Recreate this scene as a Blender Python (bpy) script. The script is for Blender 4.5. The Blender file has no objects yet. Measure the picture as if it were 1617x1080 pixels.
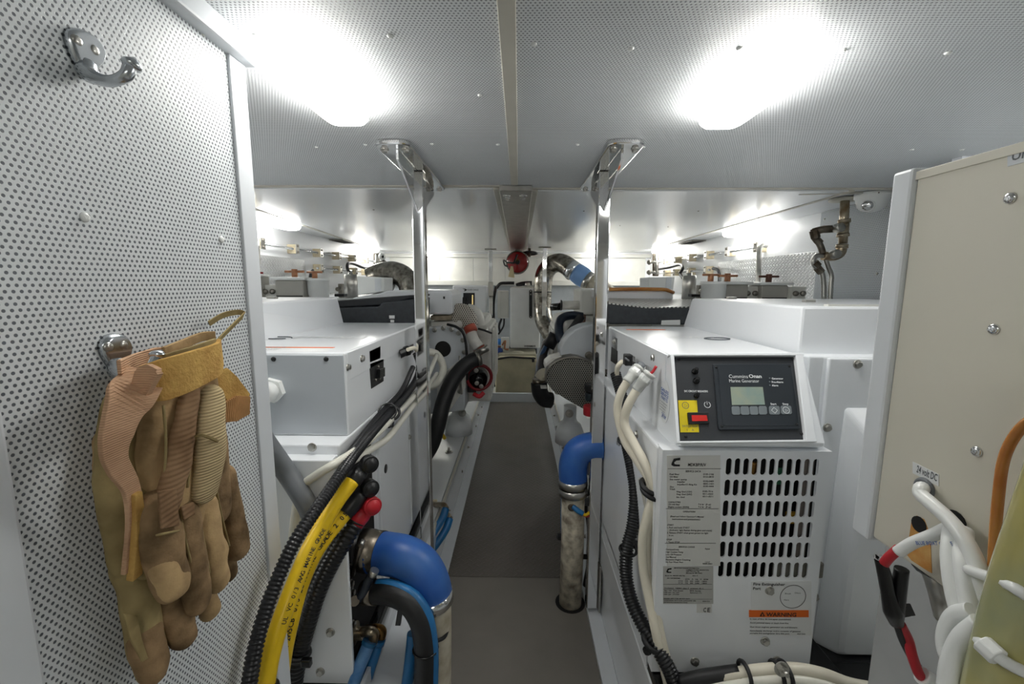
import bpy, bmesh, math, random
from mathutils import Vector, Matrix, noise
random.seed(7)
V = Vector
SC = bpy.context.scene
COL = SC.collection
# ---------------------------------------------------------------- camera, world, exposure
FPX, CAMH = 674.0, 1.0
PITCH, YAW, ROLL = math.atan(91 / 674.0), math.radians(0.9), math.radians(0.2)
def cam_axes():
    f = V((0, math.cos(PITCH), -math.sin(PITCH))); u = V((0, math.sin(PITCH), math.cos(PITCH))); r = V((1, 0, 0))
    q = Matrix.Rotation(YAW, 3, 'Z')
    f, u, r = q @ f, q @ u, q @ r
    c, s = math.cos(ROLL), math.sin(ROLL)
    return f, u * c - r * s, r * c + u * s
CF, CU, CR = cam_axes()
cam = bpy.data.cameras.new('camera'); camo = bpy.data.objects.new('camera', cam); COL.objects.link(camo)
cam.sensor_width = 36.0; cam.lens = FPX / 1617 * 36.0; cam.clip_start = 0.02; cam.clip_end = 50
camo.matrix_world = Matrix(((CR.x, CU.x, -CF.x, 0), (CR.y, CU.y, -CF.y, 0), (CR.z, CU.z, -CF.z, CAMH), (0, 0, 0, 1)))
SC.camera = camo
w = bpy.data.worlds.new('world'); SC.world = w; w.use_nodes = True
w.node_tree.nodes['Background'].inputs[0].default_value = (0.9, 0.95, 1.0, 1)
w.node_tree.nodes['Background'].inputs[1].default_value = 0.15
vs = SC.view_settings
vs.view_transform = 'Standard'; vs.look = 'None'; vs.gamma = 1.0; vs.use_curve_mapping = False
vs.exposure = -0.12
SC.cycles.diffuse_bounces = 8; SC.cycles.max_bounces = 12
LAMP, LAMP_SIDE, LAMP_FAR, LAMP_FILL = 30.0, 19.0, 34.0, 6.0     # emission strength of the ceiling lamps' diffusers; the last is added fill

# ---------------------------------------------------------------- measuring helpers (metres)
def ray(px, py): return CF + CR * ((px - 808.5) / FPX) - CU * ((py - 540) / FPX)
C0 = V((0, 0, CAMH))
def PY(px, py, Y): d = ray(px, py); return C0 + d * (Y / d.y)
def PX(px, py, X): d = ray(px, py); return C0 + d * (X / d.x)
def PZ(px, py, Z): d = ray(px, py); return C0 + d * ((Z - CAMH) / d.z)
class Plane:
    def __init__(s, p0, xd, yd):
        s.p, s.x, s.n = V(p0), V(xd).normalized(), None
        s.n = s.x.cross(V(yd)).normalized(); s.y = s.n.cross(s.x)
    def at(s, px, py, off=0.0):
        d = ray(px, py); t = (s.p + s.n * off - C0).dot(s.n) / d.dot(s.n)
        return C0 + d * t

# ---------------------------------------------------------------- materials
def lin(c):
    c = c / 255.0
    return c / 12.92 if c <= 0.04045 else ((c + 0.055) / 1.055) ** 2.4
def rgb(t): return (lin(t[0]), lin(t[1]), lin(t[2]), 1.0)
MAT = {}
def M(name, col, rough=0.5, metal=0.0, var=0.06, vscale=12.0, bump=0.0, bscale=60.0, coat=0.0, spec=0.5, stretch=None, col2=None, trans=0.0):
    m = bpy.data.materials.new(name); m.use_nodes = True; nt = m.node_tree; b = nt.nodes['Principled BSDF']
    b.inputs['Roughness'].default_value = rough; b.inputs['Metallic'].default_value = metal
    b.inputs['Specular IOR Level'].default_value = spec
    if coat: b.inputs['Coat Weight'].default_value = coat; b.inputs['Coat Roughness'].default_value = 0.08
    if trans: b.inputs['Transmission Weight'].default_value = trans
    tc = nt.nodes.new('ShaderNodeTexCoord')
    vec = tc.outputs['Object']
    if stretch:
        mp = nt.nodes.new('ShaderNodeMapping'); mp.inputs['Scale'].default_value = stretch
        nt.links.new(vec, mp.inputs['Vector']); vec = mp.outputs['Vector']
    nz = nt.nodes.new('ShaderNodeTexNoise'); nz.inputs['Scale'].default_value = vscale; nz.inputs['Detail'].default_value = 4
    nt.links.new(vec, nz.inputs['Vector'])
    mx = nt.nodes.new('ShaderNodeMix'); mx.data_type = 'RGBA'
    c = rgb(col); d = rgb(col2) if col2 else tuple(max(0, x * (1 - 2 * var)) for x in c[:3]) + (1,)
    mx.inputs['A'].default_value = c; mx.inputs['B'].default_value = d
    rmp = nt.nodes.new('ShaderNodeMapRange'); rmp.inputs['From Min'].default_value = 0.35; rmp.inputs['From Max'].default_value = 0.7
    nt.links.new(nz.outputs['Fac'], rmp.inputs['Value']); nt.links.new(rmp.outputs['Result'], mx.inputs['Factor'])
    nt.links.new(mx.outputs['Result'], b.inputs['Base Color'])
    if bump:
        n2 = nt.nodes.new('ShaderNodeTexNoise'); n2.inputs['Scale'].default_value = bscale; n2.inputs['Detail'].default_value = 3
        nt.links.new(vec, n2.inputs['Vector'])
        bp = nt.nodes.new('ShaderNodeBump'); bp.inputs['Strength'].default_value = bump; bp.inputs['Distance'].default_value = 0.002
        nt.links.new(n2.outputs['Fac'], bp.inputs['Height']); nt.links.new(bp.outputs['Normal'], b.inputs['Normal'])
    MAT[name] = m
    return m
def math_node(nt, op, a, b=None):
    n = nt.nodes.new('ShaderNodeMath'); n.operation = op
    for i, x in enumerate((a, b)):
        if x is None: continue
        if isinstance(x, (int, float)): n.inputs[i].default_value = x
        else: nt.links.new(x, n.inputs[i])
    return n.outputs[0]
def perforated(name, axes, pitch, col, hole, rad=0.29, rough=0.45, hexa=True, metal=0.0, bump=0.4):
    """sheet with staggered round holes, laid out in metres on the two given object axes"""
    m = M(name, col, rough, metal, var=0.03, vscale=5); nt = m.node_tree; b = nt.nodes['Principled BSDF']
    tc = nt.nodes.new('ShaderNodeTexCoord'); sp = nt.nodes.new('ShaderNodeSeparateXYZ'); nt.links.new(tc.outputs['Object'], sp.inputs[0])
    u = math_node(nt, 'MULTIPLY', sp.outputs[axes[0]], 1 / pitch); v = math_node(nt, 'MULTIPLY', sp.outputs[axes[1]], 1 / (pitch * 1.732))
    def lattice(o):
        fu = math_node(nt, 'SUBTRACT', math_node(nt, 'FRACT', math_node(nt, 'ADD', u, o)), 0.5)
        fv = math_node(nt, 'MULTIPLY', math_node(nt, 'SUBTRACT', math_node(nt, 'FRACT', math_node(nt, 'ADD', v, o)), 0.5), 1.732)
        return math_node(nt, 'SQRT', math_node(nt, 'ADD', math_node(nt, 'MULTIPLY', fu, fu), math_node(nt, 'MULTIPLY', fv, fv)))
    d = math_node(nt, 'MINIMUM', lattice(0.0), lattice(0.5))
    mr = nt.nodes.new('ShaderNodeMapRange'); mr.inputs['From Min'].default_value = rad - 0.04; mr.inputs['From Max'].default_value = rad + 0.04
    nt.links.new(d, mr.inputs['Value'])
    old = b.inputs['Base Color'].links[0].from_socket
    mx = nt.nodes.new('ShaderNodeMix'); mx.data_type = 'RGBA'; mx.inputs['A'].default_value = rgb(hole)
    nt.links.new(mr.outputs['Result'], mx.inputs['Factor']); nt.links.new(old, mx.inputs['B']); nt.links.new(mx.outputs['Result'], b.inputs['Base Color'])
    bp = nt.nodes.new('ShaderNodeBump'); bp.inputs['Strength'].default_value = bump; bp.inputs['Distance'].default_value = 0.001
    nt.links.new(mr.outputs['Result'], bp.inputs['Height']); nt.links.new(bp.outputs['Normal'], b.inputs['Normal'])
    return m
def emitter(name, col, strength):
    m = bpy.data.materials.new(name); m.use_nodes = True; b = m.node_tree.nodes['Principled BSDF']
    b.inputs['Base Color'].default_value = rgb(col); b.inputs['Emission Color'].default_value = rgb(col); b.inputs['Emission Strength'].default_value = strength
    return m
def checker_plate(name, axes, pitch, col, rough=0.3, metal=1.0, strength=0.5, dist=0.002):
    """raised lozenge tread: alternating diagonal bars"""
    m = M(name, col, rough, metal, var=0.1, vscale=8); nt = m.node_tree; b = nt.nodes['Principled BSDF']
    tc = nt.nodes.new('ShaderNodeTexCoord'); sp = nt.nodes.new('ShaderNodeSeparateXYZ'); nt.links.new(tc.outputs['Object'], sp.inputs[0])
    u = math_node(nt, 'MULTIPLY', sp.outputs[axes[0]], 1 / pitch); v = math_node(nt, 'MULTIPLY', sp.outputs[axes[1]], 1 / pitch)
    def bar(o, sgn):
        fu = math_node(nt, 'SUBTRACT', math_node(nt, 'FRACT', math_node(nt, 'ADD', u, o)), 0.5)
        fv = math_node(nt, 'SUBTRACT', math_node(nt, 'FRACT', math_node(nt, 'ADD', v, o)), 0.5)
        a = math_node(nt, 'MULTIPLY', math_node(nt, 'ADD', fu, math_node(nt, 'MULTIPLY', fv, sgn)), 0.8)
        c = math_node(nt, 'MULTIPLY', math_node(nt, 'SUBTRACT', fu, math_node(nt, 'MULTIPLY', fv, sgn)), 2.8)
        return math_node(nt, 'SQRT', math_node(nt, 'ADD', math_node(nt, 'MULTIPLY', a, a), math_node(nt, 'MULTIPLY', c, c)))
    d = math_node(nt, 'MINIMUM', bar(0.0, 1.0), bar(0.5, -1.0))
    mr = nt.nodes.new('ShaderNodeMapRange'); mr.inputs['From Min'].default_value = 0.25; mr.inputs['From Max'].default_value = 0.45; mr.inputs['To Min'].default_value = 1; mr.inputs['To Max'].default_value = 0
    nt.links.new(d, mr.inputs['Value'])
    bp = nt.nodes.new('ShaderNodeBump'); bp.inputs['Strength'].default_value = strength; bp.inputs['Distance'].default_value = dist
    nt.links.new(mr.outputs['Result'], bp.inputs['Height']); nt.links.new(bp.outputs['Normal'], b.inputs['Normal'])
    return m
def striped(m, axis, pitch, strength=0.6, dist=0.002):
    """knit / webbing ribs in relief on an existing material"""
    nt = m.node_tree; b = nt.nodes['Principled BSDF']
    tc = nt.nodes.new('ShaderNodeTexCoord'); sp = nt.nodes.new('ShaderNodeSeparateXYZ'); nt.links.new(tc.outputs['Object'], sp.inputs[0])
    s = math_node(nt, 'SINE', math_node(nt, 'MULTIPLY', sp.outputs[axis], 2 * math.pi / pitch))
    bp = nt.nodes.new('ShaderNodeBump'); bp.inputs['Strength'].default_value = strength; bp.inputs['Distance'].default_value = dist
    nt.links.new(s, bp.inputs['Height']); nt.links.new(bp.outputs['Normal'], b.inputs['Normal'])
    return m

white = M('white enamel', (234, 237, 240), 0.28, coat=0.3, var=0.02, vscale=3)
white_door = M('white painted frame', (214, 218, 222), 0.4, var=0.02)
cream = M('cream painted steel', (212, 208, 194), 0.38, var=0.02, vscale=3)
offwhite = M('off white paint', (218, 218, 211), 0.4, var=0.06, vscale=8)
gelcoat = M('white gelcoat', (228, 231, 233), 0.22, coat=0.4, var=0.02, vscale=2, bump=0.03, bscale=4)
hullpaint = M('white hull paint', (238, 240, 242), 0.35, var=0.02, vscale=2)
trimcream = M('cream joint strip', (206, 202, 190), 0.4, var=0.05)
hook_steel = M('cast bright steel', (206, 210, 214), 0.2, 1.0, var=0.05)
chrome = M('polished steel', (225, 225, 225), 0.06, 1.0, var=0.02)
steel = M('brushed steel', (190, 188, 182), 0.28, 1.0, var=0.12, vscale=25)
steel_dull = M('dull steel', (150, 146, 138), 0.42, 1.0, var=0.2, vscale=20)
steel_dark = M('stained steel', (140, 132, 120), 0.33, 1.0, var=0.3, vscale=18, col2=(78, 66, 54), bump=0.2, bscale=40)
wrapsteel = M('crinkled foil lagging', (176, 172, 162), 0.26, 1.0, var=0.3, vscale=30, col2=(90, 84, 74), bump=0.7, bscale=45)
black = M('black plastic', (26, 27, 29), 0.38, var=0.2, vscale=15)
black_gloss = M('black gloss plastic', (14, 15, 17), 0.2, var=0.2)
conduit_m = M('black corrugated nylon', (24, 25, 28), 0.3, var=0.2)
rubber = M('black rubber hose', (30, 31, 33), 0.5, var=0.25, vscale=20)
darkgap = M('dark recess', (16, 15, 14), 0.7, var=0.2)
charcoal = M('charcoal moulded cover', (48, 53, 58), 0.6, var=0.2, vscale=60, bump=0.15, bscale=200)
panel_black = M('dark grey panel', (46, 49, 53), 0.42, var=0.05, bump=0.05, bscale=200)
panel_lab = M('panel membrane', (38, 44, 50), 0.36, var=0.04)
lcd = M('lcd glass', (150, 158, 140), 0.15, var=0.1, vscale=30, col2=(128, 150, 146))
button = M('grey membrane button', (116, 124, 128), 0.4, var=0.05)
red = M('red rubber', (196, 36, 48), 0.4, var=0.12)
red_ext = M('red enamel', (150, 18, 24), 0.25, coat=0.4, var=0.1)
red_sw = M('red rocker', (214, 44, 36), 0.3, var=0.05)
yellow = M('yellow cable jacket', (236, 196, 20), 0.38, var=0.08, vscale=20)
yellow_l = M('yellow label', (226, 204, 10), 0.5, var=0.04)
blue = M('blue silicone', (32, 84, 164), 0.4, var=0.25, vscale=14, col2=(58, 104, 170))
blue_hose = M('blue hose', (34, 112, 170), 0.42, var=0.15, vscale=20)
blue_pale = M('scuffed blue hose', (104, 150, 196), 0.5, var=0.3, vscale=40, col2=(60, 116, 176))
whitecable = M('white cable jacket', (228, 226, 214), 0.35, var=0.05)
whitecable2 = M('cream cable jacket', (222, 216, 198), 0.4, var=0.06)
pvc = M('white plastic', (232, 234, 232), 0.3, var=0.03)
greypipe = M('grey pipe', (112, 116, 120), 0.45, var=0.12)
fiberglass = M('painted exhaust pipe', (206, 200, 182), 0.5, var=0.2, vscale=30, col2=(168, 158, 136), bump=0.3, bscale=60)
brass = M('brass', (160, 120, 66), 0.35, 1.0, var=0.3, vscale=30, col2=(96, 74, 46))
bronze = M('worn bronze fitting', (188, 178, 158), 0.32, 0.9, var=0.3, vscale=30, col2=(140, 118, 90))
copper = M('copper', (206, 146, 108), 0.4, 0.4, var=0.25, vscale=30)
tanpad = M('cream clamp block', (222, 208, 176), 0.5, var=0.15, vscale=30)
beige = M('dull beige tank', (190, 182, 154), 0.5, var=0.12, vscale=10)
floor_m = M('grey rubber flooring', (122, 117, 110), 0.42, var=0.06, vscale=9, bump=0.08, bscale=300)
ink = M('black ink', (24, 24, 26), 0.6, var=0.02)
ink_grey = M('grey ink', (92, 96, 100), 0.6, var=0.02)
ink_white = M('white ink', (226, 230, 230), 0.5, var=0.02)
ink_blue = M('blue ink', (70, 104, 176), 0.5, var=0.1)
orange_l = M('orange label', (226, 104, 20), 0.5, var=0.03)
paper = M('silver label', (214, 214, 210), 0.4, var=0.03)
paper_w = M('white label', (226, 228, 228), 0.4, var=0.03)
tape = M('black tape', (20, 20, 22), 0.3, var=0.2)
rust = M('rust stain', (196, 128, 48), 0.7, var=0.3, vscale=60, col2=(214, 176, 110))
amber = M('amber fuel hose', (176, 106, 44), 0.25, var=0.2, vscale=20, coat=0.4, col2=(196, 140, 72))
clearhose = M('yellowed clear hose', (188, 176, 104), 0.2, var=0.3, vscale=12, coat=0.5, col2=(150, 156, 122))
engine_white = M('white engine paint', (230, 228, 221), 0.38, var=0.15, vscale=14)
engine_grey = M('grey engine paint', (208, 213, 217), 0.4, var=0.05)
blockgrey = M('grey filter housing', (172, 170, 162), 0.45, var=0.06)
perf_door = perforated('perforated wall sheet', (1, 2), 0.0052, (222, 226, 228), (92, 97, 104), 0.25)
perf_ceil = perforated('perforated ceiling sheet', (0, 1), 0.0052, (228, 231, 233), (138, 142, 146), 0.25)
perf_side = perforated('perforated side sheet', (1, 2), 0.0075, (190, 195, 199), (112, 117, 122), 0.27)
perf_front = perforated('perforated cross sheet', (0, 2), 0.0075, (200, 204, 206), (130, 134, 138), 0.27)
mesh_guard = perforated('expanded mesh guard', (0, 2), 0.0088, (148, 146, 138), (30, 30, 28), 0.34, 0.4, metal=0.4)
mesh_top = perforated('silver mesh top', (0, 1), 0.014, (200, 200, 196), (60, 62, 64), 0.3, 0.3, metal=0.7)
turbo_mesh = perforated('turbo guard sheet', (0, 2), 0.010, (196, 190, 178), (70, 62, 54), 0.3, 0.45)
diamond_v = checker_plate('diamond plate wall', (1, 2), 0.026, (206, 208, 210), 0.3, 0.85, 1.0, 0.004)
diamond_f = checker_plate('diamond tread floor', (0, 1), 0.03, (104, 99, 93), 0.3, 0.0, 0.6)
tan_fab = M('tan glove leather', (196, 166, 122), 0.85, var=0.3, vscale=22, col2=(120, 96, 66), bump=1.0, bscale=70, spec=0.2)
brown_fab = M('brown glove suede', (160, 132, 98), 0.9, var=0.3, vscale=30, col2=(92, 74, 52), bump=1.0, bscale=90, spec=0.15)
khaki_fab = M('khaki stretch cloth', (170, 152, 108), 0.9, var=0.2, vscale=20, col2=(116, 100, 66), bump=0.8, bscale=80, spec=0.15)
knit_fab = striped(M('cream knit cloth', (196, 176, 136), 0.95, var=0.12, vscale=20, spec=0.1), 2, 0.0028, 0.5, 0.001)
rib_fab = striped(M('ribbed palm patch', (152, 122, 92), 0.85, var=0.3, vscale=30, col2=(116, 88, 62), spec=0.2), 2, 0.0045, 0.4, 0.0008)
pink_web = striped(M('pinkish webbing', (204, 166, 134), 0.9, var=0.2, vscale=26, col2=(178, 142, 112), spec=0.15), 2, 0.0019, 0.35, 0.0006)
velcro = M('ochre hook tape', (204, 166, 98), 0.95, var=0.25, vscale=40, col2=(176, 136, 76), bump=0.8, bscale=300, spec=0.1)
orange_web = striped(M('orange brown webbing', (184, 136, 88), 0.9, var=0.15, vscale=30, spec=0.15), 1, 0.003, 0.7, 0.001)

# ---------------------------------------------------------------- mesh building
ORG = {}
class MB:
    def __init__(s): s.v, s.f, s.sm = [], [], []
    def add(s, vs_, fs, smooth=False):
        o = len(s.v); s.v += [V(p) for p in vs_]
        for q in fs: s.f.append([o + i for i in q]); s.sm.append(smooth)
        return s
    def box(s, a, b):
        (x0, y0, z0), (x1, y1, z1) = a, b
        x0, x1 = min(x0, x1), max(x0, x1); y0, y1 = min(y0, y1), max(y0, y1); z0, z1 = min(z0, z1), max(z0, z1)
        return s.hexa([(x0, y0, z0), (x1, y0, z0), (x1, y1, z0), (x0, y1, z0), (x0, y0, z1), (x1, y0, z1), (x1, y1, z1), (x0, y1, z1)])
    def hexa(s, p): return s.add(p, [(3, 2, 1, 0), (4, 5, 6, 7), (0, 1, 5, 4), (1, 2, 6, 5), (2, 3, 7, 6), (3, 0, 4, 7)])
    def prism(s, pts, vec):
        n = len(pts); vec = V(vec); a = [V(p) for p in pts]; b = [p + vec for p in a]
        nrm = sum(((a[i] - a[0]).cross(a[(i + 1) % n] - a[0]) for i in range(1, n - 1)), V())
        if nrm.dot(vec) > 0: a.reverse(); b.reverse()
        return s.add(a + b, [tuple(range(n)), tuple(range(2 * n - 1, n - 1, -1))] + [(i, i + n, (i + 1) % n + n, (i + 1) % n) for i in range(n)])
    def loft(s, rings, caps=True, smooth=True):
        n = len(rings[0]); vs_ = [p for r in rings for p in r]; fs = []
        for k in range(len(rings) - 1):
            for i in range(n):
                j = (i + 1) % n; fs.append((k * n + i, k * n + j, (k + 1) * n + j, (k + 1) * n + i))
        o = len(s.f); s.add(vs_, fs, smooth)
        if caps:
            e = len(s.v) - len(vs_); s.f.append([e + i for i in range(n - 1, -1, -1)]); s.sm.append(False)
            s.f.append([e + (len(rings) - 1) * n + i for i in range(n)]); s.sm.append(False)
        return s
    def tube(s, path, r, n=12, caps=True, sq=None, smooth=True):
        path = [V(p) for p in path]; m = len(path)
        rs = [r] * m if isinstance(r, (int, float)) else list(r)
        t = [(path[min(i + 1, m - 1)] - path[max(i - 1, 0)]).normalized() for i in range(m)]
        a = t[0].orthogonal().normalized() if not sq else None
        if sq:
            a = V(sq[0]); a = (a - t[0] * a.dot(t[0])).normalized()
        rings = []
        for i in range(m):
            a = (a - t[i] * a.dot(t[i])).normalized()
            if sq:
                q = V(sq[0]); q = q - t[i] * q.dot(t[i])
                if q.length > 1e-4: a = q.normalized()
            b = t[i].cross(a); k = sq[1] if sq else 1.0
            rings.append([path[i] + a * (rs[i] * k * math.cos(2 * math.pi * j / n)) + b * (rs[i] * math.sin(2 * math.pi * j / n)) for j in range(n)])
        return s.loft(rings, caps, smooth)
    def corr(s, path, r, pitch=0.0053, amp=0.16, n=14):
        p = resample(path, pitch / 4); k = [1, 1, 1 - amp, 1 - amp]
        return s.tube(p, [r * k[i % 4] for i in range(len(p))], n, True, None, True)
    def cyl(s, a, b, r0, r1=None, n=20, caps=True): return s.tube([a, b], [r0, r0 if r1 is None else r1], n, caps)
    def lathe(s, prof, o, ax, n=24):
        o, ax = V(o), V(ax).normalized(); a = ax.orthogonal().normalized(); b = ax.cross(a)
        return s.loft([[o + ax * h + (a * math.cos(2 * math.pi * j / n) + b * math.sin(2 * math.pi * j / n)) * max(r, 1e-5) for j in range(n)] for r, h in prof], True, True)
    def sphere(s, c, r, n=16, scale=(1, 1, 1), k=9):
        c = V(c); rings = []
        for i in range(1, k):
            th = math.pi * i / k
            rings.append([c + V((r * scale[0] * math.sin(th) * math.cos(2 * math.pi * j / n), r * scale[1] * math.sin(th) * math.sin(2 * math.pi * j / n), -r * scale[2] * math.cos(th))) for j in range(n)])
        return s.loft(rings, True, True)
    def torus(s, c, ax, R, r, n=24, m=8, arc=2 * math.pi, a0=None):
        c, ax = V(c), V(ax).normalized(); a = V(a0).normalized() if a0 else ax.orthogonal().normalized(); b = ax.cross(a); full = arc > 6.28
        k = n if full else n + 1; vs_, fs = [], []
        for i in range(k):
            th = arc * i / n; d = a * math.cos(th) + b * math.sin(th)
            for j in range(m):
                ph = 2 * math.pi * j / m; vs_.append(c + d * (R + r * math.cos(ph)) + ax * (r * math.sin(ph)))
        for i in range(n):
            for j in range(m):
                i2 = (i + 1) % k; j2 = (j + 1) % m; fs.append((i * m + j, i2 * m + j, i2 * m + j2, i * m + j2))
        return s.add(vs_, fs, True)
    def build(s, name, mat, parent=None, bevel=0.0, seg=2, sub=0):
        if parent is not None: o0 = ORG[parent.name]
        else:
            lo = V((min(p.x for p in s.v), min(p.y for p in s.v), min(p.z for p in s.v))); hi = V((max(p.x for p in s.v), max(p.y for p in s.v), max(p.z for p in s.v)))
            o0 = V(((lo.x + hi.x) / 2, (lo.y + hi.y) / 2, lo.z))
        me = bpy.data.meshes.new(name); me.from_pydata([p - o0 for p in s.v], [], s.f); me.materials.append(mat)
        me.polygons.foreach_set('use_smooth', s.sm)
        if not any(s.sm) or True:
            bm = bmesh.new(); bm.from_mesh(me); bmesh.ops.recalc_face_normals(bm, faces=bm.faces); bm.to_mesh(me); bm.free()
        o = bpy.data.objects.new(name, me); COL.objects.link(o)
        if parent is not None: o.parent = parent
        else: o.location = o0
        ORG[o.name] = o0
        if bevel:
            b = o.modifiers.new('bevel', 'BEVEL'); b.width = bevel; b.segments = seg; b.limit_method = 'ANGLE'; b.angle_limit = math.radians(40)
            b.harden_normals = False
        if sub:
            q = o.modifiers.new('sub', 'SUBSURF'); q.levels = q.render_levels = sub
        return o
def resample(path, step):
    path = [V(p) for p in path]; out = [path[0].copy()]; acc = 0.0
    for a, b in zip(path, path[1:]):
        L = (b - a).length
        if L < 1e-9: continue
        d = step - acc
        while d <= L: out.append(a.lerp(b, d / L)); d += step
        acc = (acc + L) % step
    return out
def spline(pts, per=8):
    p = [V(q) for q in pts]; p = [p[0] * 2 - p[1]] + p + [p[-1] * 2 - p[-2]]; out = []
    for i in range(1, len(p) - 2):
        for k in range(per):
            t = k / per; a, b, c, d = p[i - 1], p[i], p[i + 1], p[i + 2]
            out.append(0.5 * (2 * b + (c - a) * t + (2 * a - 5 * b + 4 * c - d) * t * t + (3 * b - a - 3 * c + d) * t ** 3))
    out.append(p[-2]); return out
def sp(pts, per=8): return spline([PY(*q) for q in pts], per)      # a curve through measured points (pixel, pixel, depth in metres)
def vals(v, n):
    out = []
    for i in range(n):
        t = i / (n - 1) * (len(v) - 1); k = min(int(t), len(v) - 2); out.append(v[k] + (v[k + 1] - v[k]) * (t - k))
    return out
def tag(o, label=None, cat=None, group=None, kind=None):
    if label: o['label'] = label
    if cat: o['category'] = cat
    if group: o['group'] = group
    if kind: o['kind'] = kind
    return o
def T(name, loc, label, cat, group=None):
    o = bpy.data.objects.new(name, None); o.empty_display_size = 0.05; COL.objects.link(o); o.location = V(loc); ORG[o.name] = V(loc)
    return tag(o, label, cat, group)
PROTO = {}
def fastener(kind, p, axis, r, parent, mat=None, name=None):
    """bolt / screw / nut head sharing mesh data"""
    mat = mat or steel; key = (kind, round(r, 5), mat.name)
    if key not in PROTO:
        m = MB()
        if kind == 'bolt':
            m.lathe([(r * 1.35, 0), (r * 1.35, r * .22), (r * 1.2, r * .28)], (0, 0, 0), (0, 0, 1), 16)
            m.tube([(0, 0, r * .25), (0, 0, r * .95), (0, 0, r * 1.05)], [r, r, r * .8], 6, True, None, False)
        elif kind == 'nut':
            m.lathe([(r * 1.5, 0), (r * 1.5, r * .22)], (0, 0, 0), (0, 0, 1), 16)
            m.tube([(0, 0, r * .2), (0, 0, r * .9)], r, 6, True, None, False)
            m.cyl((0, 0, r * .5), (0, 0, r * 2.0), r * .5, r * .45, 10)
        else:
            m.lathe([(r, 0), (r * .97, r * .25), (r * .75, r * .5), (r * .35, r * .62)], (0, 0, 0), (0, 0, 1), 16)
            for a in (0.4, 0.4 + math.pi / 2):
                d, e = V((math.cos(a), math.sin(a), 0)) * r * .5, V((-math.sin(a), math.cos(a), 0)) * r * .08
                m.prism([d + e + V((0, 0, r * .5)), -d + e + V((0, 0, r * .5)), -d - e + V((0, 0, r * .5)), d - e + V((0, 0, r * .5))], (0, 0, r * .14))
        me = bpy.data.meshes.new(kind); me.from_pydata(m.v, [], m.f); me.materials.append(mat); me.polygons.foreach_set('use_smooth', m.sm)
        bm = bmesh.new(); bm.from_mesh(me); bmesh.ops.recalc_face_normals(bm, faces=bm.faces); bm.to_mesh(me); bm.free()
        PROTO[key] = me
    o = bpy.data.objects.new(name or ('bolt' if kind != 'screw' else 'screw'), PROTO[key]); COL.objects.link(o)
    o.parent = parent; o.rotation_mode = 'QUATERNION'; o.rotation_quaternion = V((0, 0, 1)).rotation_difference(V(axis).normalized())
    o.location = V(p) - ORG[parent.name]; ORG[o.name] = V(p)
    return o
FONT_CACHE = {}
def glyphs(s, bold=False):
    if (s, bold) not in FONT_CACHE:
        c = bpy.data.curves.new('t', 'FONT'); c.body = s; c.size = 1.0; c.resolution_u = 2
        if bold: c.offset = 0.02
        o = bpy.data.objects.new('t', c); me = o.to_mesh()
        FONT_CACHE[(s, bold)] = ([tuple(v.co) for v in me.vertices], [tuple(p.vertices) for p in me.polygons])
        o.to_mesh_clear(); bpy.data.objects.remove(o); bpy.data.curves.remove(c)
    return FONT_CACHE[(s, bold)]
def letters(mb, s, o, xd, yd, size, align='l', bold=False, wide=1.0, fit=None):
    """flat lettering added to a mesh: origin, reading direction, up direction, size in metres"""
    vs_, fs = glyphs(s, bold)
    if not vs_: return
    x0, x1 = min(p[0] for p in vs_), max(p[0] for p in vs_)
    if fit: wide = fit / (size * (x1 - x0))
    sh = {'l': -x0, 'c': -(x0 + x1) / 2, 'r': -x1}[align]; xd, yd, o = V(xd).normalized(), V(yd).normalized(), V(o)
    mb.add([o + xd * ((p[0] + sh) * size * wide) + yd * (p[1] * size) for p in vs_], fs)

# ================================================================ the setting
CZ = 1.311                      # ceiling height
XL, XR, YB, YN = -1.35, 1.31, 4.35, -1.0
def struct(name, mb, m, bevel=0.0, parent=None):
    o = mb.build(name, m, parent, bevel)
    if parent is None: o['kind'] = 'structure'
    return o
fl = struct('floor', MB().box((XL, YN, -0.06), (XR, YB, -0.006)), offwhite)
struct('floor_panel', MB().box((-0.241, YN, -0.006), (0.214, 1.348, 0.0)), floor_m, 0.001, fl)
struct('floor_panel', MB().box((-0.243, 1.352, -0.006), (0.226, 3.56, 0.0)), diamond_f, 0.001, fl)
MB().cyl((0.168, 1.235, -0.004), (0.168, 1.235, 0.0008), 0.047, n=24).build('pipe_hole', darkgap, fl)
# ceiling: dark-backed slab with perforated sheets in front, smooth sheets behind, cream joint strips
ce = struct('ceiling', MB().box((XL - .1, YN - .1, CZ + 0.004), (XR + .1, YB + .1, CZ + 0.06)), hullpaint)
TH = 0.006
struct('perforated_panel', MB().box((XL, YN, CZ), (-0.0255, 1.405, CZ + TH)), perf_ceil, 0, ce)
struct('perforated_panel', MB().box((-0.006, YN, CZ), (XR, 1.44, CZ + TH)), perf_ceil, 0, ce)
struct('joint_strip', MB().box((-0.0265, YN, CZ - 0.004), (-0.005, 1.39, CZ + TH)), trimcream, 0.0012, ce)
struct('joint_strip', MB().box((XL, 1.405, CZ - 0.003), (-0.05, 1.43, CZ + TH)), trimcream, 0.0012, ce)
struct('joint_strip', MB().box((0.03, 1.44, CZ - 0.003), (XR, 1.462, CZ + TH)), trimcream, 0.0012, ce)
def flat(pts, z0, z1): return MB().prism([(x, y, z0) for x, y in pts], (0, 0, z1 - z0))
struct('smooth_panel', flat([(-1.05, 1.43), (-0.085, 1.43), (-0.085, 4.02), (-1.20, 4.02), (-1.28, 3.80)], CZ - 0.006, CZ + TH), gelcoat, 0.002, ce)
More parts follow.
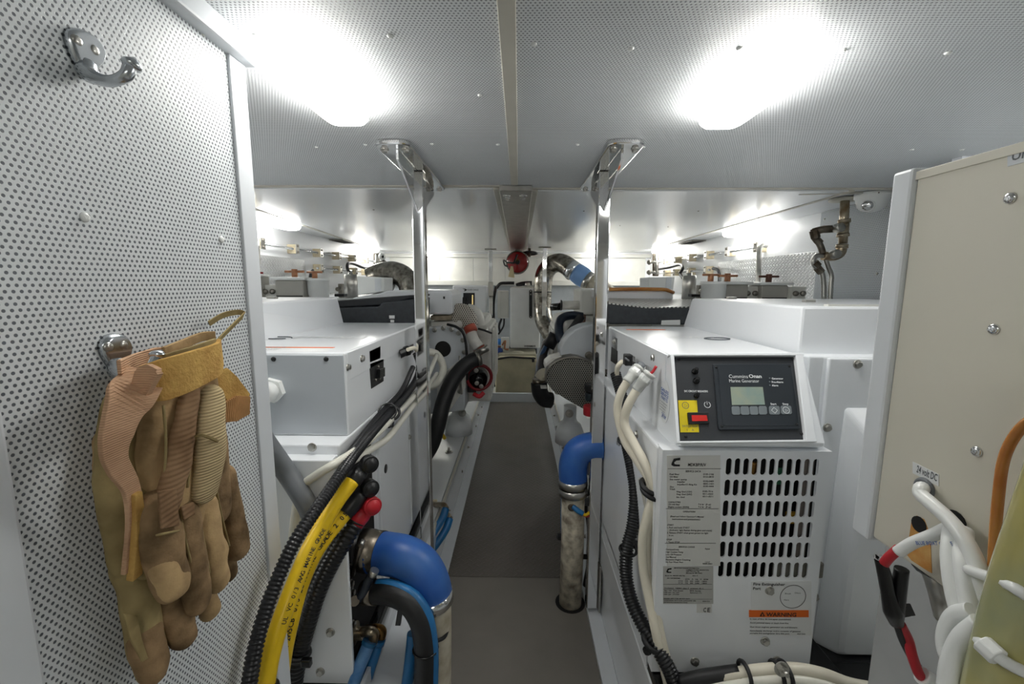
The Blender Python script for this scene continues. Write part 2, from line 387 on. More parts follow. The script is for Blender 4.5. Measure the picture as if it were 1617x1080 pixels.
struct('smooth_panel', flat([(0.06, 1.463), (1.075, 1.463), (1.13, 3.80), (1.05, 4.02), (0.06, 4.02)], CZ - 0.006, CZ + TH), gelcoat, 0.002, ce)
struct('joint_strip', flat([(-1.05, 1.43), (-1.065, 1.43), (-1.30, 3.80), (-1.28, 3.80)], CZ - 0.008, CZ + TH), trimcream, 0.001, ce)
struct('joint_strip', flat([(1.075, 1.463), (1.092, 1.463), (1.15, 3.80), (1.13, 3.80)], CZ - 0.008, CZ + TH), trimcream, 0.001, ce)
struct('joint_strip', flat([(-0.085, 1.43), (-0.066, 1.43), (-0.078, 4.0), (-0.085, 4.0)], CZ - 0.008, CZ + TH), trimcream, 0.001, ce)
struct('joint_strip', flat([(0.042, 1.45), (0.06, 1.45), (0.06, 4.0), (0.052, 4.0)], CZ - 0.008, CZ + TH), trimcream, 0.001, ce)
for px, py in [(403, 56), (616, 56), (758, 150), (996, 76), (843, 69), (1168, 76), (1331, 79), (1497, 83), (577, 228), (682, 227), (786, 228), (912, 228), (1016, 232), (1440, 236), (1519, 236), (500, 232)]:
    fastener('screw', PZ(px, py, CZ), (0, 0, -1), 0.0042, ce, pvc)
for px, py in [(590, 331), (690, 296), (922, 333), (979, 356), (1103, 333), (1055, 358), (445, 340)]:
    fastener('screw', PZ(px, py, CZ - .006), (0, 0, -1), 0.004, ce, steel_dull)
# hull sides, far wall, rear wall behind the photographer
wl = struct('wall_left', MB().box((XL - .06, YN, -.06), (XL, YB, CZ + 0.01)), hullpaint)
wr = struct('wall_right', MB().box((XR, YN, -.06), (XR + .06, YB, CZ + 0.01)), hullpaint)
struct('wall_panel', MB().box((XR - .008, YN, 0.5), (XR, 1.92, CZ)), perf_side, 0.001, wr)
struct('wall_panel', MB().box((XR - .004, 1.92, 0.5), (XR, 2.25, CZ)), hullpaint, 0.001, wr)
struct('tread_plate', MB().box((XR - .007, 1.90, 0.90), (XR, 2.86, 1.148)), diamond_v, 0.001, wr)
struct('tread_plate', MB().box((XL, 1.85, 0.90), (XL + .007, 2.70, 1.148)), diamond_v, 0.001, wl)
for q in [(1302, 346), (1385, 432)]: fastener('screw', PX(q[0], q[1], XR - .008), (-1, 0, 0), 0.005, wr, steel)
wf = struct('wall_far', MB().box((XL - .06, YB, -.06), (XR + .06, YB + .06, CZ + 0.01)), hullpaint)
for x0, x1 in [(-1.30, -0.80), (-0.797, -0.46), (-0.457, -0.14), (-0.137, 0.17), (0.173, 0.62), (0.623, 1.26)]:
    struct('wall_panel', MB().box((x0, YB - .012, 1.035), (x1, YB, 1.262)), offwhite, 0.002, wf)
struct('wall_panel', MB().box((-1.30, YB - .006, 0.1), (1.26, YB, 0.99)), M('far wall lining', (172, 178, 182), .5, var=.08), 0.002, wf)
struct('trim_1', MB().box((XL, YB - .06, 0.99), (XR, YB, 1.033)), offwhite, 0.003)
struct('trim_2', MB().box((XL, YB - .03, 1.265), (XR, YB, 1.30)), offwhite, 0.003)
struct('wall_rear', MB().box((XL - .06, YN - .06, -.06), (XR + .06, YN, CZ + 0.01)), offwhite)
# right corner: perforated cross bulkhead beside the dome camera
wc = struct('wall_cross', MB().box((1.07, 1.10, 0.5), (1.31, 1.125, CZ)), white_door)
struct('wall_panel', MB().box((1.09, 1.094, 0.5), (1.31, 1.10, CZ)), perf_front, 0, wc)
# left partition: perforated sheet in a white frame, with the hooks and gloves
XD = -0.365
wp = struct('wall_partition', MB().box((XD - .035, 0.25, 0.30), (XD - .001, 0.598, 1.283)), white_door)
struct('perforated_panel', MB().box((XD - .001, 0.283, 0.30), (XD, 0.567, 1.283)), perf_door, 0, wp)
struct('frame_strip', MB().box((XD - .001, 0.567, 0.30), (XD + .004, 0.5985, 1.283)), white_door, 0.0015, wp)
struct('frame_strip', MB().box((XD - .001, 0.25, 0.30), (XD + .006, 0.283, 1.283)), white_door, 0.003, wp)
for q in [(133, 343), (349, 378), (320, 51)]: fastener('screw', PX(q[0], q[1], XD), (1, 0, 0), 0.0042, wp, pvc)
struct('trim_3', MB().box((XD - .045, YN + .0, 1.283), (XD + .018, 0.606, CZ - 0.001)), white_door, 0.003)
# floor edging, engine stringers
def stringer(n, sx, xe, x1, x2, x3, hz):
    o = struct('trim_%d' % n, MB().box((xe, YN, -0.006), (x1, 3.57, 0.006)), white_door, 0.002)
    b = struct('trim_%d' % (n + 1), MB().box((x1, YN, -0.006), (x3, 3.57, hz)), gelcoat, 0.004)
    for k, y in enumerate([1.5, 1.62, 2.05, 2.3, 2.75, 2.9, 3.2]):
        fastener('nut' if k % 2 else 'bolt', (x1 + sx * .0, y, 0.06 + .03 * (k % 2)), (-sx, 0, 0), 0.006, b, steel_dull)
    return o, b
fl_l, st_l = stringer(4, -1, -0.242, -0.284, -0.3, -0.44, 0.155)
fl_r, st_r = stringer(6, 1, 0.216, 0.256, 0.3, 0.44, 0.155)
struct('edge_strip', MB().box((-0.292, 1.2, 0.155), (-0.284, 3.57, 0.168)), trimcream, 0.001, st_l)
struct('edge_strip', MB().box((0.256, 1.2, 0.155), (0.264, 3.57, 0.168)), trimcream, 0.001, st_r)
struct('trim_8', MB().box((-0.30, 3.565, -0.006), (0.27, 3.60, 0.075)), white_door, 0.004)
# side decks that carry the filters
struct('trim_9', MB().box((XL, 1.30, 0.40), (-0.70, 3.3, 0.935)), gelcoat, 0.004)
struct('trim_10', MB().box((XR, 1.30, 0.40), (0.70, 3.3, 0.935)), gelcoat, 0.004)

# ================================================================ ceiling lamps, the last three added for fill
def lamp(c, sx, sy, st, label, group=None, skew=0.0):
    t = T('ceiling_light', (c[0], c[1], CZ - 0.006), label, 'light', group)
    m = emitter('lamp diffuser %.0f %.2f' % (st, c[0]), (255, 253, 248), st)
    def ol(a, z): 
        p = []
        for k in range(24):
            th = 2 * math.pi * k / 24; cx, cy = math.cos(th), math.sin(th)
            e = 0.35
            x = math.copysign(abs(cx) ** e, cx) * (sx / 2 + a); y = math.copysign(abs(cy) ** e, cy) * (sy / 2 + a)
            p.append(V((c[0] + x + skew * y, c[1] + y, z)))
        return p
    f = MB(); f.loft([ol(-.006, CZ - .0005), ol(-.006, CZ - .006), ol(-.008, CZ - .009)], True, False); f.build('frame', pvc, t)
    d = MB(); d.loft([ol(.0, CZ - .0006), ol(-.003, CZ - .024), ol(-.010, CZ - .032), ol(-.022, CZ - .035)], True, True); d.build('diffuser', m, t)
    return t
lamp((-0.303, 0.70), 0.085, 0.225, LAMP, 'bright ceiling lamp on the perforated ceiling above the gloves')
lamp((0.357, 0.72), 0.085, 0.225, LAMP, 'bright ceiling lamp on the perforated ceiling above the control panel')
lamp((-1.19, 2.17), 0.10, 0.26, LAMP_SIDE, 'glowing lamp over the left row of filter housings')
lamp((1.228, 2.42), 0.10, 0.34, LAMP_SIDE, 'glowing lamp over the right row of filter housings')
lamp((-1.285, 3.71), 0.10, 0.30, LAMP_FAR, 'small distant lamp in the far left corner of the ceiling')
lamp((1.24, 3.80), 0.10, 0.34, LAMP_FAR, 'small distant lamp in the far right corner of the ceiling')
lamp((0.80, 4.20), 0.16, 0.09, LAMP_FAR * 1.3, 'small lamp half hidden behind the right post on the far ceiling edge')
lamp((-0.84, 4.20), 0.16, 0.09, LAMP_FAR * 1.3, 'small lamp just right of the left post on the far ceiling edge')
lamp((-1.19, 0.62), 0.10, 0.30, LAMP_SIDE, 'added fill lamp on the left outer ceiling, unseen behind the partition')  # unseen extra lamp, added to light the left generator
lamp((1.22, 0.70), 0.10, 0.30, LAMP_SIDE, 'added fill lamp on the right outer ceiling, unseen behind the cream cabinet')  # its twin, added out of view to brighten the right generator
lamp((0.0, -0.45), 0.22, 0.5, LAMP_FILL, 'added fill lamp on the ceiling behind the viewpoint')  # added behind the camera to lift the faces turned towards it
# two ceiling vents beside the far lamps
for x0, lab in [(-1.30, 'dark slatted vent at the left edge of the ceiling'), (1.26, 'dark slatted vent at the right edge of the ceiling')]:
    sx = 1 if x0 < 0 else -1
    t = T('ceiling_vent', (x0, 3.2, CZ - .004), lab, 'vent')
    MB().box((x0 - .05, 3.08, CZ - .004), (x0 + .05, 3.34, CZ)).build('frame', steel_dull, t)
    for k in range(6): MB().box((x0 - .04, 3.10 + k * .038, CZ - .007), (x0 + .04, 3.12 + k * .038, CZ - .004)).build('slat', darkgap, t)

# ================================================================ support posts
def post(x, sx, label):
    t = T('support_post', (x, 1.2, 0.02), label, 'post', 'polished steel posts beside the aisle')
    h = .0165
    MB().box((x - h, 1.185, 0.02), (x + h, 1.22, CZ - .012)).build('post_tube', chrome, t, 0.003)
    # top plate with rounded corners, two crossing gussets, four bolts
    cx, cy, a, b, r = x + sx * .004, 1.20, .040, .235, .022
    pts = []
    for qx, qy, s0 in [(a - r, b - r, 0), (-a + r, b - r, 90), (-a + r, -b + r, 180), (a - r, -b + r, 270)]:
        for k in range(6):
            th = math.radians(s0 + 18 * k); pts.append((cx + qx + r * math.cos(th), cy + qy + r * math.sin(th)))
    flat(pts, CZ - .012, CZ - .001).build('top_plate', chrome, t, 0.003)
    z1 = CZ - .012
    MB().prism([(x - .003, 1.0, z1), (x - .003, 1.0, z1 - .022), (x - .003, 1.185, z1 - .105), (x - .003, 1.185, z1)], (.006, 0, 0)).build('gusset', chrome, t, 0.001)
    MB().prism([(x - .003, 1.40, z1), (x - .003, 1.40, z1 - .022), (x - .003, 1.22, z1 - .105), (x - .003, 1.22, z1)], (.006, 0, 0)).build('gusset', chrome, t, 0.001)
    for bx, by in [(-.024, 1.0), (.024, 1.0), (-.024, 1.405), (.024, 1.405)]: fastener('bolt', (cx + bx, by, z1), (0, 0, -1), 0.007, t, steel)
    # foot bracket bolted to the stringer
    MB().box((x + sx * .0165, 1.17, 0.02), (x + sx * .022, 1.235, 0.17)).build('foot_bracket', steel, t, 0.001)
    for z in (.06, .10, .14): fastener('nut', (x + sx * .022, 1.195, z), (sx, 0, 0), 0.007, t, steel_dull)
    return t
post(-0.2745, -1, 'polished square post with gusset plate to the left of the aisle')
post(0.228, 1, 'polished square post with gusset plate to the right of the aisle')
t = T('ceiling_beam_plate', (-0.01, 2.7, CZ - .02), 'long dull steel plate bolted along the ceiling centre line', 'beam')
MB().prism([(-0.064, 1.40, CZ - .018), (0.040, 1.40, CZ - .018), (0.050, 4.0, CZ - .018), (-0.076, 4.0, CZ - .018)], (0, 0, .017)).build('plate', steel, t, 0.002)
for x in (-.042, .012): fastener('bolt', (x, 1.47, CZ - .018), (0, 0, -1), 0.009, t, chrome); fastener('bolt', (x, 1.51, CZ - .018), (0, 0, -1), 0.007, t, chrome)
for px, lab in [(775, 'thin steel stanchion left of the red extinguisher at the far end'), (860, 'thin steel stanchion in front of the lagged exhaust pipe')]:
    ys = 3.80 if px < 800 else 3.60; p = PY(px, 420, ys)
    t = T('stanchion', (p.x, ys, 0.1), lab, 'post')
    MB().box((p.x - .017, ys - .015, 0.1), (p.x + .017, ys + .015, CZ - .01)).build('post_tube', chrome, t, 0.002)
    MB().box((p.x - .05, ys - .03, CZ - .012), (p.x + .05, ys + .03, CZ - .006)).build('top_plate', steel_dull, t, 0.001)
    MB().box((p.x - .022, ys - .025, 0.9), (p.x + .022, ys - .015, 1.02)).build('joint_plate', steel, t, 0.001)

# ================================================================ generators
def stadium(cx, cy, w, h, n=4):
    r = w / 2; out = []
    for k in range(n + 1): th = math.pi * k / n; out.append((cx + r * math.cos(th), cy + h / 2 - r + r * math.sin(th)))
    for k in range(n + 1): th = math.pi + math.pi * k / n; out.append((cx + r * math.cos(th), cy - h / 2 + r + r * math.sin(th)))
    return out
def rect_loop(x0, x1, y0, y1, n):
    """points on a rectangle matching stadium() order: right, top, left, bottom"""
    out = []; cx, cy = (x0 + x1) / 2, (y0 + y1) / 2
    for k in range(n + 1): t = k / n; out.append((x1 + (x0 - x1) * t, y1))
    for k in range(n + 1): t = k / n; out.append((x0 + (x1 - x0) * t, y0))
    return out
def socket(t, pts, Xp, sx, z_face=True):
    """dark plug panel on a generator flank from four measured corners"""
    q = [PX(a, b, Xp) for a, b in pts]
    return MB().prism([p + V((0, 0, 0)) for p in q], (-sx * .008, 0, 0)).build('socket_panel', black, t, 0.001)

# ---- right generator, control panel towards the camera
GR = T('generator', (0.55, 1.0, 0.27), 'white enclosed marine generator with black control panel, right of the aisle', 'generator')
XH0, XH1 = 0.28, 0.528
hood = MB().prism([(XH0, .711, .725), (XH0, .711, .732), (XH0, .79, .872), (XH0, 1.33, .872), (XH0, 1.33, .70), (XH0, .76, .70)], (XH1 - XH0, 0, 0)).build('hood', white, GR, 0.004)
MB().box((.25, .736, .30), (.535, 1.33, .712)).build('lower_body', white, GR, 0.004)
MB().box((.57, .80, .26), (1.06, 1.37, .868)).build('rear_body', white, GR, 0.004)
MB().prism([(.545, .83, .862), (.545, .83, .960), (.525, 1.31, .960), (.525, 1.372, .862)], (.53, 0, 0)).build('top_cover', white, GR, 0.005)
MB().box((.545, .80, .30), (.575, 1.3, .868)).build('cover_flange', white, GR, 0.003)
MB().box((.60, .84, .9602), (1.06, .852, .9635)).build('cover_seam', offwhite, GR)
for q in [(1155, 472), (1277, 477)]: 
    p = PZ(q[0], q[1], .9601); MB().box((p.x - .012, p.y - .008, .9601), (p.x + .012, p.y + .008, .966)).build('latch', steel, GR, 0.001)
MB().box((.25, .742, .264), (.255, 1.33, .31)).build('flank_skirt', white, GR, .001)
# dark service interior behind the slots
MB().box((.254, .7335, .292), (.532, .7355, .708)).build('service_interior', darkgap, GR)
# service panel: sheet with 11 x 6 slots
SV = Plane((0.25, .708, .5), (1, 0, 0), (0, 0, 1)); YS = .708
a, b, c, d = SV.at(1149.2, 739.9), SV.at(1286.5, 737), SV.at(1140, 902.4), SV.at(1272.8, 899.5)
NX, NY = 11, 6
sx_ = ((b.x - a.x) + (d.x - c.x)) / 20; sz_ = ((a.z - c.z) + (b.z - d.z)) / 10; gx = (a.x + c.x) / 2; gz = (a.z + b.z) / 2 + .001
px0, px1, pz0, pz1 = .251, .537, .288, .716
gx0, gx1, gz0, gz1 = gx - sx_ / 2, gx + sx_ * (NX - .5), gz - sz_ * (NY - .5), gz + sz_ / 2
mb = MB()
for i in range(NX):
    for j in range(NY):
        cx, cz = gx + i * sx_, gz - j * sz_; n = 4
        inner = stadium(cx, cz, sx_ * .66, sz_ * .80, n); outer = rect_loop(cx - sx_ / 2, cx + sx_ / 2, cz - sz_ / 2, cz + sz_ / 2, n)
        k = len(inner); back = [(x, z) for x, z in inner]
        vs_ = [(x, YS, z) for x, z in outer] + [(x, YS, z) for x, z in inner] + [(x, YS + .003, z) for x, z in back]
        fs = [(q, (q + 1) % k, k + (q + 1) % k, k + q) for q in range(k)] + [(k + q, k + (q + 1) % k, 2 * k + (q + 1) % k, 2 * k + q) for q in range(k)]
        mb.add(vs_, fs)
def rect(x0, x1, z0, z1): mb.add([(x0, YS, z0), (x1, YS, z0), (x1, YS, z1), (x0, YS, z1)], [(0, 1, 2, 3)])
rect(px0, gx0, pz0, pz1); rect(gx1, px1, pz0, pz1); rect(gx0, gx1, pz0, gz0); rect(gx0, gx1, gz1, pz1)
svp = mb.build('service_panel', white, GR)
MB().box((px0, YS, pz1), (px1, .74, pz1 + .002)).box((px0 - .0015, YS, pz0), (px0, .73, pz1 + .002)).box((px1, YS, pz0), (px1 + .0015, .73, pz1 + .002)).build('panel_edge', white, svp)
for (x, z, w_, h_, m) in [(1195, 746, .02, .03, brass), (1237, 756, .016, .03, M('green pump', (34, 96, 66), .4)), (1255, 822, .02, .022, M('yellow cap', (170, 130, 30), .4)), (1265, 905, .09, .03, M('grey casting', (110, 108, 100), .5)), (1275, 800, .02, .2, M('grey bracket', (120, 112, 106), .5)), (1180, 870, .006, .1, steel_dull)]:
    p = SV.at(x, z); MB().box((p.x - w_ / 2, .714, p.z - h_ / 2), (p.x + w_ / 2, .722, p.z + h_ / 2)).build('inner_part', m, svp, 0.003)
for q in [(1215, 932), (1208, 1012), (1097, 1044), (1226, 1042)]: fastener('bolt', SV.at(*q), (0, -1, 0), 0.0062, svp, steel)
# ---- data label and plates
def svt(mb, s, px, py, cap, bold=True, fit=None, align='l'):
    """text on the service panel: pixel start of the baseline, capital height in pixels, width in pixels"""
    p = SV.at(px, py, .0); p.y = YS - .0012
    letters(mb, s, p, (1, 0, 0), (0, 0, 1), cap * .00106 / .7, align, bold, 1.0, fit * .00106 if fit else None)
def svrect(x0, y0, x1, y1, m, name, depth=.0008):
    q = [SV.at(x0, y0), SV.at(x1, y0), SV.at(x1, y1), SV.at(x0, y1)]
    return MB().prism([V((p.x, YS - depth, p.z)) for p in q], (0, depth - .0001, 0)).build(name, m, GR)
dl = svrect(1053, 719, 1137, 893, paper, 'data_label')
ml = svrect(1047, 894, 1126, 953, M('grey nameplate', (184, 184, 180), .4), 'rating_plate')
cl = svrect(1100, 953, 1124, 967, paper, 'mark_label'); 
def logo(mb, px, py, s):
    """slanted letter C block emblem"""
    o = SV.at(px, py); o.y = YS - .0013; k = s * .00106
    f = lambda x, y: o + V((x * k, 0, -y * k))
    for poly in ([(0.25, 0.12), (0.95, 0), (0.95, .30), (.55, .34), (.32, .55), (.05, .62)], [(.05, .62), (.32, .55), (.36, .72), (.55, .78), (.30, 1.0), (.02, .85)], [(.30, 1.0), (.55, .78), (.95, .78), (.95, 1.0)]):
        mb.add([f(*q) for q in poly], [tuple(range(len(poly)))])
mb = MB(); logo(mb, 1060, 722, 15)
svt(mb, 'MDKBP/R/V', 1086, 735.5, 5, True, 29)
svt(mb, 'SERVICE DATA', 1082, 745, 3.2, True, 25)
L = [('Fuel filter', 1057, 749.5, 16), ('Oil filter', 1057, 753.5, 14), ('Sea water pump', 1057, 757.5, 28), ('Impeller', 1069, 761.5, 13), ('Impeller/O-Ring Kit', 1069, 765.5, 32), ('Zinc', 1057, 769.5, 7), ('V-belt', 1057, 773, 9),
     ('Neg Gnd (12V)', 1068, 777, 25), ('Neg Gnd (24V)', 1068, 781, 25), ('Iso Gnd', 1068, 785.5, 13), ('CAPACITIES', 1055, 793.5, 20), ('Oil with filter', 1055, 797, 19), ('Engine coolant (50/50)', 1055, 801, 34),
     ('0149-2106', 1110, 749.5, 17), ('0122-0810', 1110, 753.5, 17), ('0132-0489', 1110, 760.5, 17), ('0541-1431', 1110, 764.5, 17), ('0130-4444', 1110, 768.5, 17), ('0185-7016', 1109, 776.5, 17), ('0511-0203', 1109, 780.5, 17), ('0511-0211', 1109, 784.5, 17),
     ('7.6 ltr  (8 qt)', 1102, 797, 21), ('7.6 ltr  (8 qt)', 1102, 801, 21), ('OPERATION', 1078, 808.5, 20), ("(Read and follow Operator's Manual", 1058, 816, 55), ('instructions and precautions.)', 1061, 820.2, 46),
     ('START', 1053, 829.5, 11), ('1. Push and hold START', 1053, 833.5, 37), ('(Indicator light flashes during glow and crank)', 1057, 837.5, 70), ('2. Release START when green genset run light', 1053, 841.7, 68), ('is on.', 1056, 845.8, 8), ('STOP', 1052, 852.5, 9), ('1. Touch STOP', 1052, 856.5, 22),
     ('SERVICE CODES', 1071, 864, 27), ('Overspeed/crank', 1051, 868, 22), ('High Coolant Temp', 1051, 872, 29), ('Low Oil Pressure', 1051, 876, 26), ('See Manual', 1051, 880, 17), ('Excessive Engine Cranking', 1051, 884, 41), ('No Raw Water Flow', 1051, 887.8, 29), ('Repeat', 1113, 867, 8), ('1 2 3 4 7', 1113, 888, 8), ('00000-00001', 1109, 890.5, 16)]
for s, x, y, f in L: svt(mb, s, x, y, 2.7, True, f)
for y, x0, x1 in [(740, 1054, 1138), (803, 1051, 1134), (857.5, 1049.5, 1130)]:
    p, q = SV.at(x0, y), SV.at(x1, y); mb.add([(p.x, YS - .0012, p.z), (q.x, YS - .0012, q.z), (q.x, YS - .0012, q.z + .0008), (p.x, YS - .0012, p.z + .0008)], [(0, 1, 2, 3)])
mb.build('lettering', ink, dl)
mb = MB(); logo(mb, 1052, 896, 9)
for s, x, y, f in [('IMPORTANT ENGINE INFORMATION', 1064, 897, 42), ('CUMMINS POWER GENERATION', 1083, 900, 38), ('1400 73rd Ave. NE', 1083, 902.5, 22), ('Minneapolis, MN 55432', 1083, 905, 27), ('Model No: MDKBP-4301706', 1050, 909, 33), ('Spec: C', 1093, 909, 9), ('SN: D070039082', 1053, 913, 22), ('kVA   A   Hz   V   RPM', 1082, 914.5, 38), ('17.5   73   60   240   1800', 1071, 917.5, 48), ('17.5   73   60   240   1800', 1071, 920.5, 48), ('Insulation  NEMA class F  ambient 40 C', 1049, 928.5, 66), ('Bat: 12V   Fuel: Diesel', 1049, 932.5, 31), ('1500 rpm  14.1 kW', 1048, 935.5, 26), ('1800 rpm  17.5 kW', 1048, 938.5, 26), ('EPA family', 1089, 933, 19), ('displacement 1.5 L', 1089, 936, 20), ('DANGER: KEEP CLEAR, MOVING PARTS', 1048, 945, 44), ('WARNING: NOT FOR GASOLINE USE', 1048, 948, 54), ('SEE MANUAL FOR INSTRUCTIONS', 1048, 951, 40), ('0500-3731', 1109, 949.5, 12)]: svt(mb, s, x, y, 2.0, True, f)
for y in (922, 930, 945.5):
    p, q = SV.at(1047, y), SV.at(1124, y); mb.add([(p.x, YS - .0012, p.z), (q.x, YS - .0012, q.z), (q.x, YS - .0012, q.z + .0005), (p.x, YS - .0012, p.z + .0005)], [(0, 1, 2, 3)])
mb.build('lettering', ink, ml)
for ch_, x_ in (('C', 1110), ('E', 1116.5)): mb = MB(); svt(mb, ch_, x_, 965.5, 8, True, 4.8); mb.build('letter', ink, cl)
# fire port label
fp = svrect(1186, 917, 1281, 1003, paper_w, 'fire_port_label', .0006)
ob = svrect(1182.5, 963, 1276.5, 974, orange_l, 'warning_band', .0009); 
mb = MB()
svt(mb, 'Fire Extinguisher', 1189, 923.5, 5, True, 53); svt(mb, 'Port', 1188.5, 930.5, 5, True, 13)
p = SV.at(1251.5, 941.5); p.y = YS - .0012; R_ = 21.8 * .00106
mb.add([p + V((math.cos(k * math.pi / 20) * R_ * s, 0, math.sin(k * math.pi / 20) * R_ * s)) for k in range(40) for s in (1, .955)], [(2 * k, 2 * k + 1, (2 * k + 3) % 80, (2 * k + 2) % 80) for k in range(40)])
svt(mb, 'Break', 1239, 937.5, 2.6, False, 10); svt(mb, 'Glass', 1254, 936.5, 2.6, False, 10); svt(mb, 'Here', 1237.5, 947.5, 2.6, False, 8)
for s, y, f in [('In case of fire, do not open soundshield.', 977.5, 70), ('Avoid personal injury or death from fire.', 983.5, 66), ('Shut down engines, generator set and blowers.', 990, 81), ('Immediately discharge entire contents of gaseous', 996, 86), ('portable fire extinguisher thru this port.', 1000, 68)]: svt(mb, s, 1183.5, y, 2.6, True, f)
svt(mb, '0000-0000', 1258, 1001, 2, True, 14)
mb.build('lettering', ink, fp)
mb = MB(); svt(mb, 'WARNING', 1209, 972.3, 7.2, True, 51)
q = [SV.at(1199, 972.3), SV.at(1207.5, 972.3), SV.at(1203.3, 964.8)]; mb.add([V((p.x, YS - .0013, p.z)) for p in q], [(0, 1, 2)]); mb.build('lettering', ink, ob)
mb = MB(); q = [SV.at(1201.6, 971.4), SV.at(1205, 971.4), SV.at(1203.3, 967.5)]; mb.add([V((p.x, YS - .0015, p.z)) for p in q], [(0, 1, 2)]); mb.build('warning_sign', orange_l, ob)

# ---- control panel on the slanted hood front
CPn = Plane((0.4, .711, .732), (1, 0, 0), (0, .79 - .711, .872 - .732)); CPN = CPn.n if CPn.n.y < 0 else -CPn.n
SG = 1 if CPn.n.y < 0 else -1
def cpa(px, py, off=0.0): return CPn.at(px, py, off * SG)
def cpq(pts, off, th, name, m, parent, bevel=0.0):
    return MB().prism([cpa(x, y, off) for x, y in pts], -CPN * th).build(name, m, parent, bevel)
cpan = cpq([(1065, 561), (1256.3, 561), (1273, 694.8), (1074.5, 697.2)], .0015, .002, 'control_panel', panel_black, GR)
cpq([(1059, 561), (1064.5, 561), (1074, 697.2), (1069, 698)], .010, .012, 'panel_rim', white, GR, .001)
cpq([(1256.8, 561), (1268, 560), (1289, 696), (1273.5, 694.8)], .010, .012, 'panel_rim', white, GR, .001)
cpq([(1056, 558.5), (1270, 556.8), (1270, 561), (1056, 561.5)], .010, .012, 'panel_rim', white, GR, .001)
cpq([(1069, 696.5), (1290, 694), (1291, 697.5), (1070, 700)], .010, .012, 'panel_rim', white, GR, .001)
for q in [(1072, 567.5), (1251, 566), (1266, 685), (1083, 689.5)]: fastener('screw', cpa(q[0], q[1], .0015), CPN, 0.0028, cpan, black_gloss)
bez = cpq([(1126, 574.5), (1250, 574), (1264.5, 676), (1262, 678), (1138, 679), (1135, 677)], .0055, .004, 'display_unit', panel_lab, GR, .0015)
cpq([(1136.5, 580), (1245, 579.5), (1248, 582), (1256, 669), (1253, 672), (1145, 672.5), (1142, 669.5), (1133.5, 583)], .0062, .0008, 'membrane', panel_lab, bez)
for q in [(1131, 580), (1246.5, 578.5), (1258.5, 670), (1140, 673)]: fastener('screw', cpa(q[0], q[1], .0055), CPN, 0.0022, bez, black_gloss)
cpq([(1153.5, 611), (1204.5, 611), (1208, 639), (1156, 639.5)], .0068, .0006, 'display', lcd, bez)
for x0, x1, y0, y1 in [(1155, 1168.5, 641.5, 655), (1169, 1183, 641.5, 655), (1183.5, 1197, 641.5, 655), (1197.5, 1211, 641, 654.5), (1214, 1231.5, 641, 654.5), (1232.5, 1250, 640.5, 654)]:
    cpq([(x0 + .3, y0 + 2), (x0 + 2, y0), (x1 - 2, y0), (x1 - .3, y0 + 2), (x1 + .7, y1 - 2), (x1 - 1, y1), (x0 + 3, y1), (x0 + 1, y1 - 2)], .0072, .001, 'button', button, bez, .0004)
UPV = V((0, .79 - .711, .872 - .732)).normalized(); KX = (cpa(1250, 620) - cpa(1150, 620)).length / 100
def cpt(mb, s, px, py, cap, bold=False, fit=None, align='l', off=.0078): letters(mb, s, cpa(px, py, off), (1, 0, 0), UPV, cap * KX / .7, align, bold, 1.0, fit * KX if fit else None)
mb = MB()
cpt(mb, 'Cummins', 1151.5, 596.8, 5.8, False, 30); cpt(mb, 'Onan', 1183, 596.6, 5.8, True, 20); cpt(mb, 'Marine Generator', 1152, 603.6, 5.2, False, 47)
mb.build('title_print', ink_white, bez); mb = MB()
for s, y, f in [('Generator', 599, 18), ('Pre-Alarm', 604.6, 18), ('Alarm', 610, 10)]: cpt(mb, s, 1219, y, 3, True, f)
mb.build('lamp_print', ink_white, bez)
for s_, x_ in (('Start', 1217), ('Stop', 1236)): mb = MB(); cpt(mb, s_, x_, 639.3, 3.2, True, 9); mb.build('button_print', ink_white, bez)
def ringm(mb, c, r, th, n=24, gap=0.0, off=.0082):
    o = cpa(c[0], c[1], off); k = KX
    for i in range(n):
        a0, a1 = 2 * math.pi * i / n, 2 * math.pi * (i + 1) / n
        if gap and abs(((a0 + a1) / 2) - math.pi / 2) < gap: continue
        P_ = lambda a, q: o + V((1, 0, 0)) * math.cos(a) * q * k + UPV * math.sin(a) * q * k
        mb.add([P_(a0, r), P_(a1, r), P_(a1, r - th), P_(a0, r - th)], [(0, 1, 2, 3)])
mb = MB()
ringm(mb, (1241.5, 647.5), 5.3, .8); ringm(mb, (1241.5, 648), 2.8, .7, 3)
mb.build('button_symbol', ink_white, bez); mb = MB(); ringm(mb, (1223, 647.8), 5.0, .9, 4); mb.build('button_symbol', ink_white, bez)
mb = MB()
for y in (597.3, 602.8, 608.5): mb.lathe([(.0013, 0), (.0012, .0006), (.0005, .001)], cpa(1215.5, y, .0062), CPN, 10)
mb.build('indicator_lamps', button, bez)['kind'] = 'stuff'
mb = MB(); cpt(mb, 'DC CIRCUIT BREAKERS', 1081, 619, 3.0, True, 37, off=.0022); mb.build('lettering', ink_white, cpan); mb = MB(); ringm(mb, (1117, 639), 5.2, 1.0, 24, .5, .0022)
o = cpa(1117, 639, .0022); mb.add([o + V((-.4 * KX, 0, 0)), o + V((.4 * KX, 0, 0)), o + V((.4 * KX, 0, 0)) + UPV * 5.5 * KX, o + V((-.4 * KX, 0, 0)) + UPV * 5.5 * KX], [(0, 1, 2, 3)])
mb.build('power_symbol', ink_white, cpan)
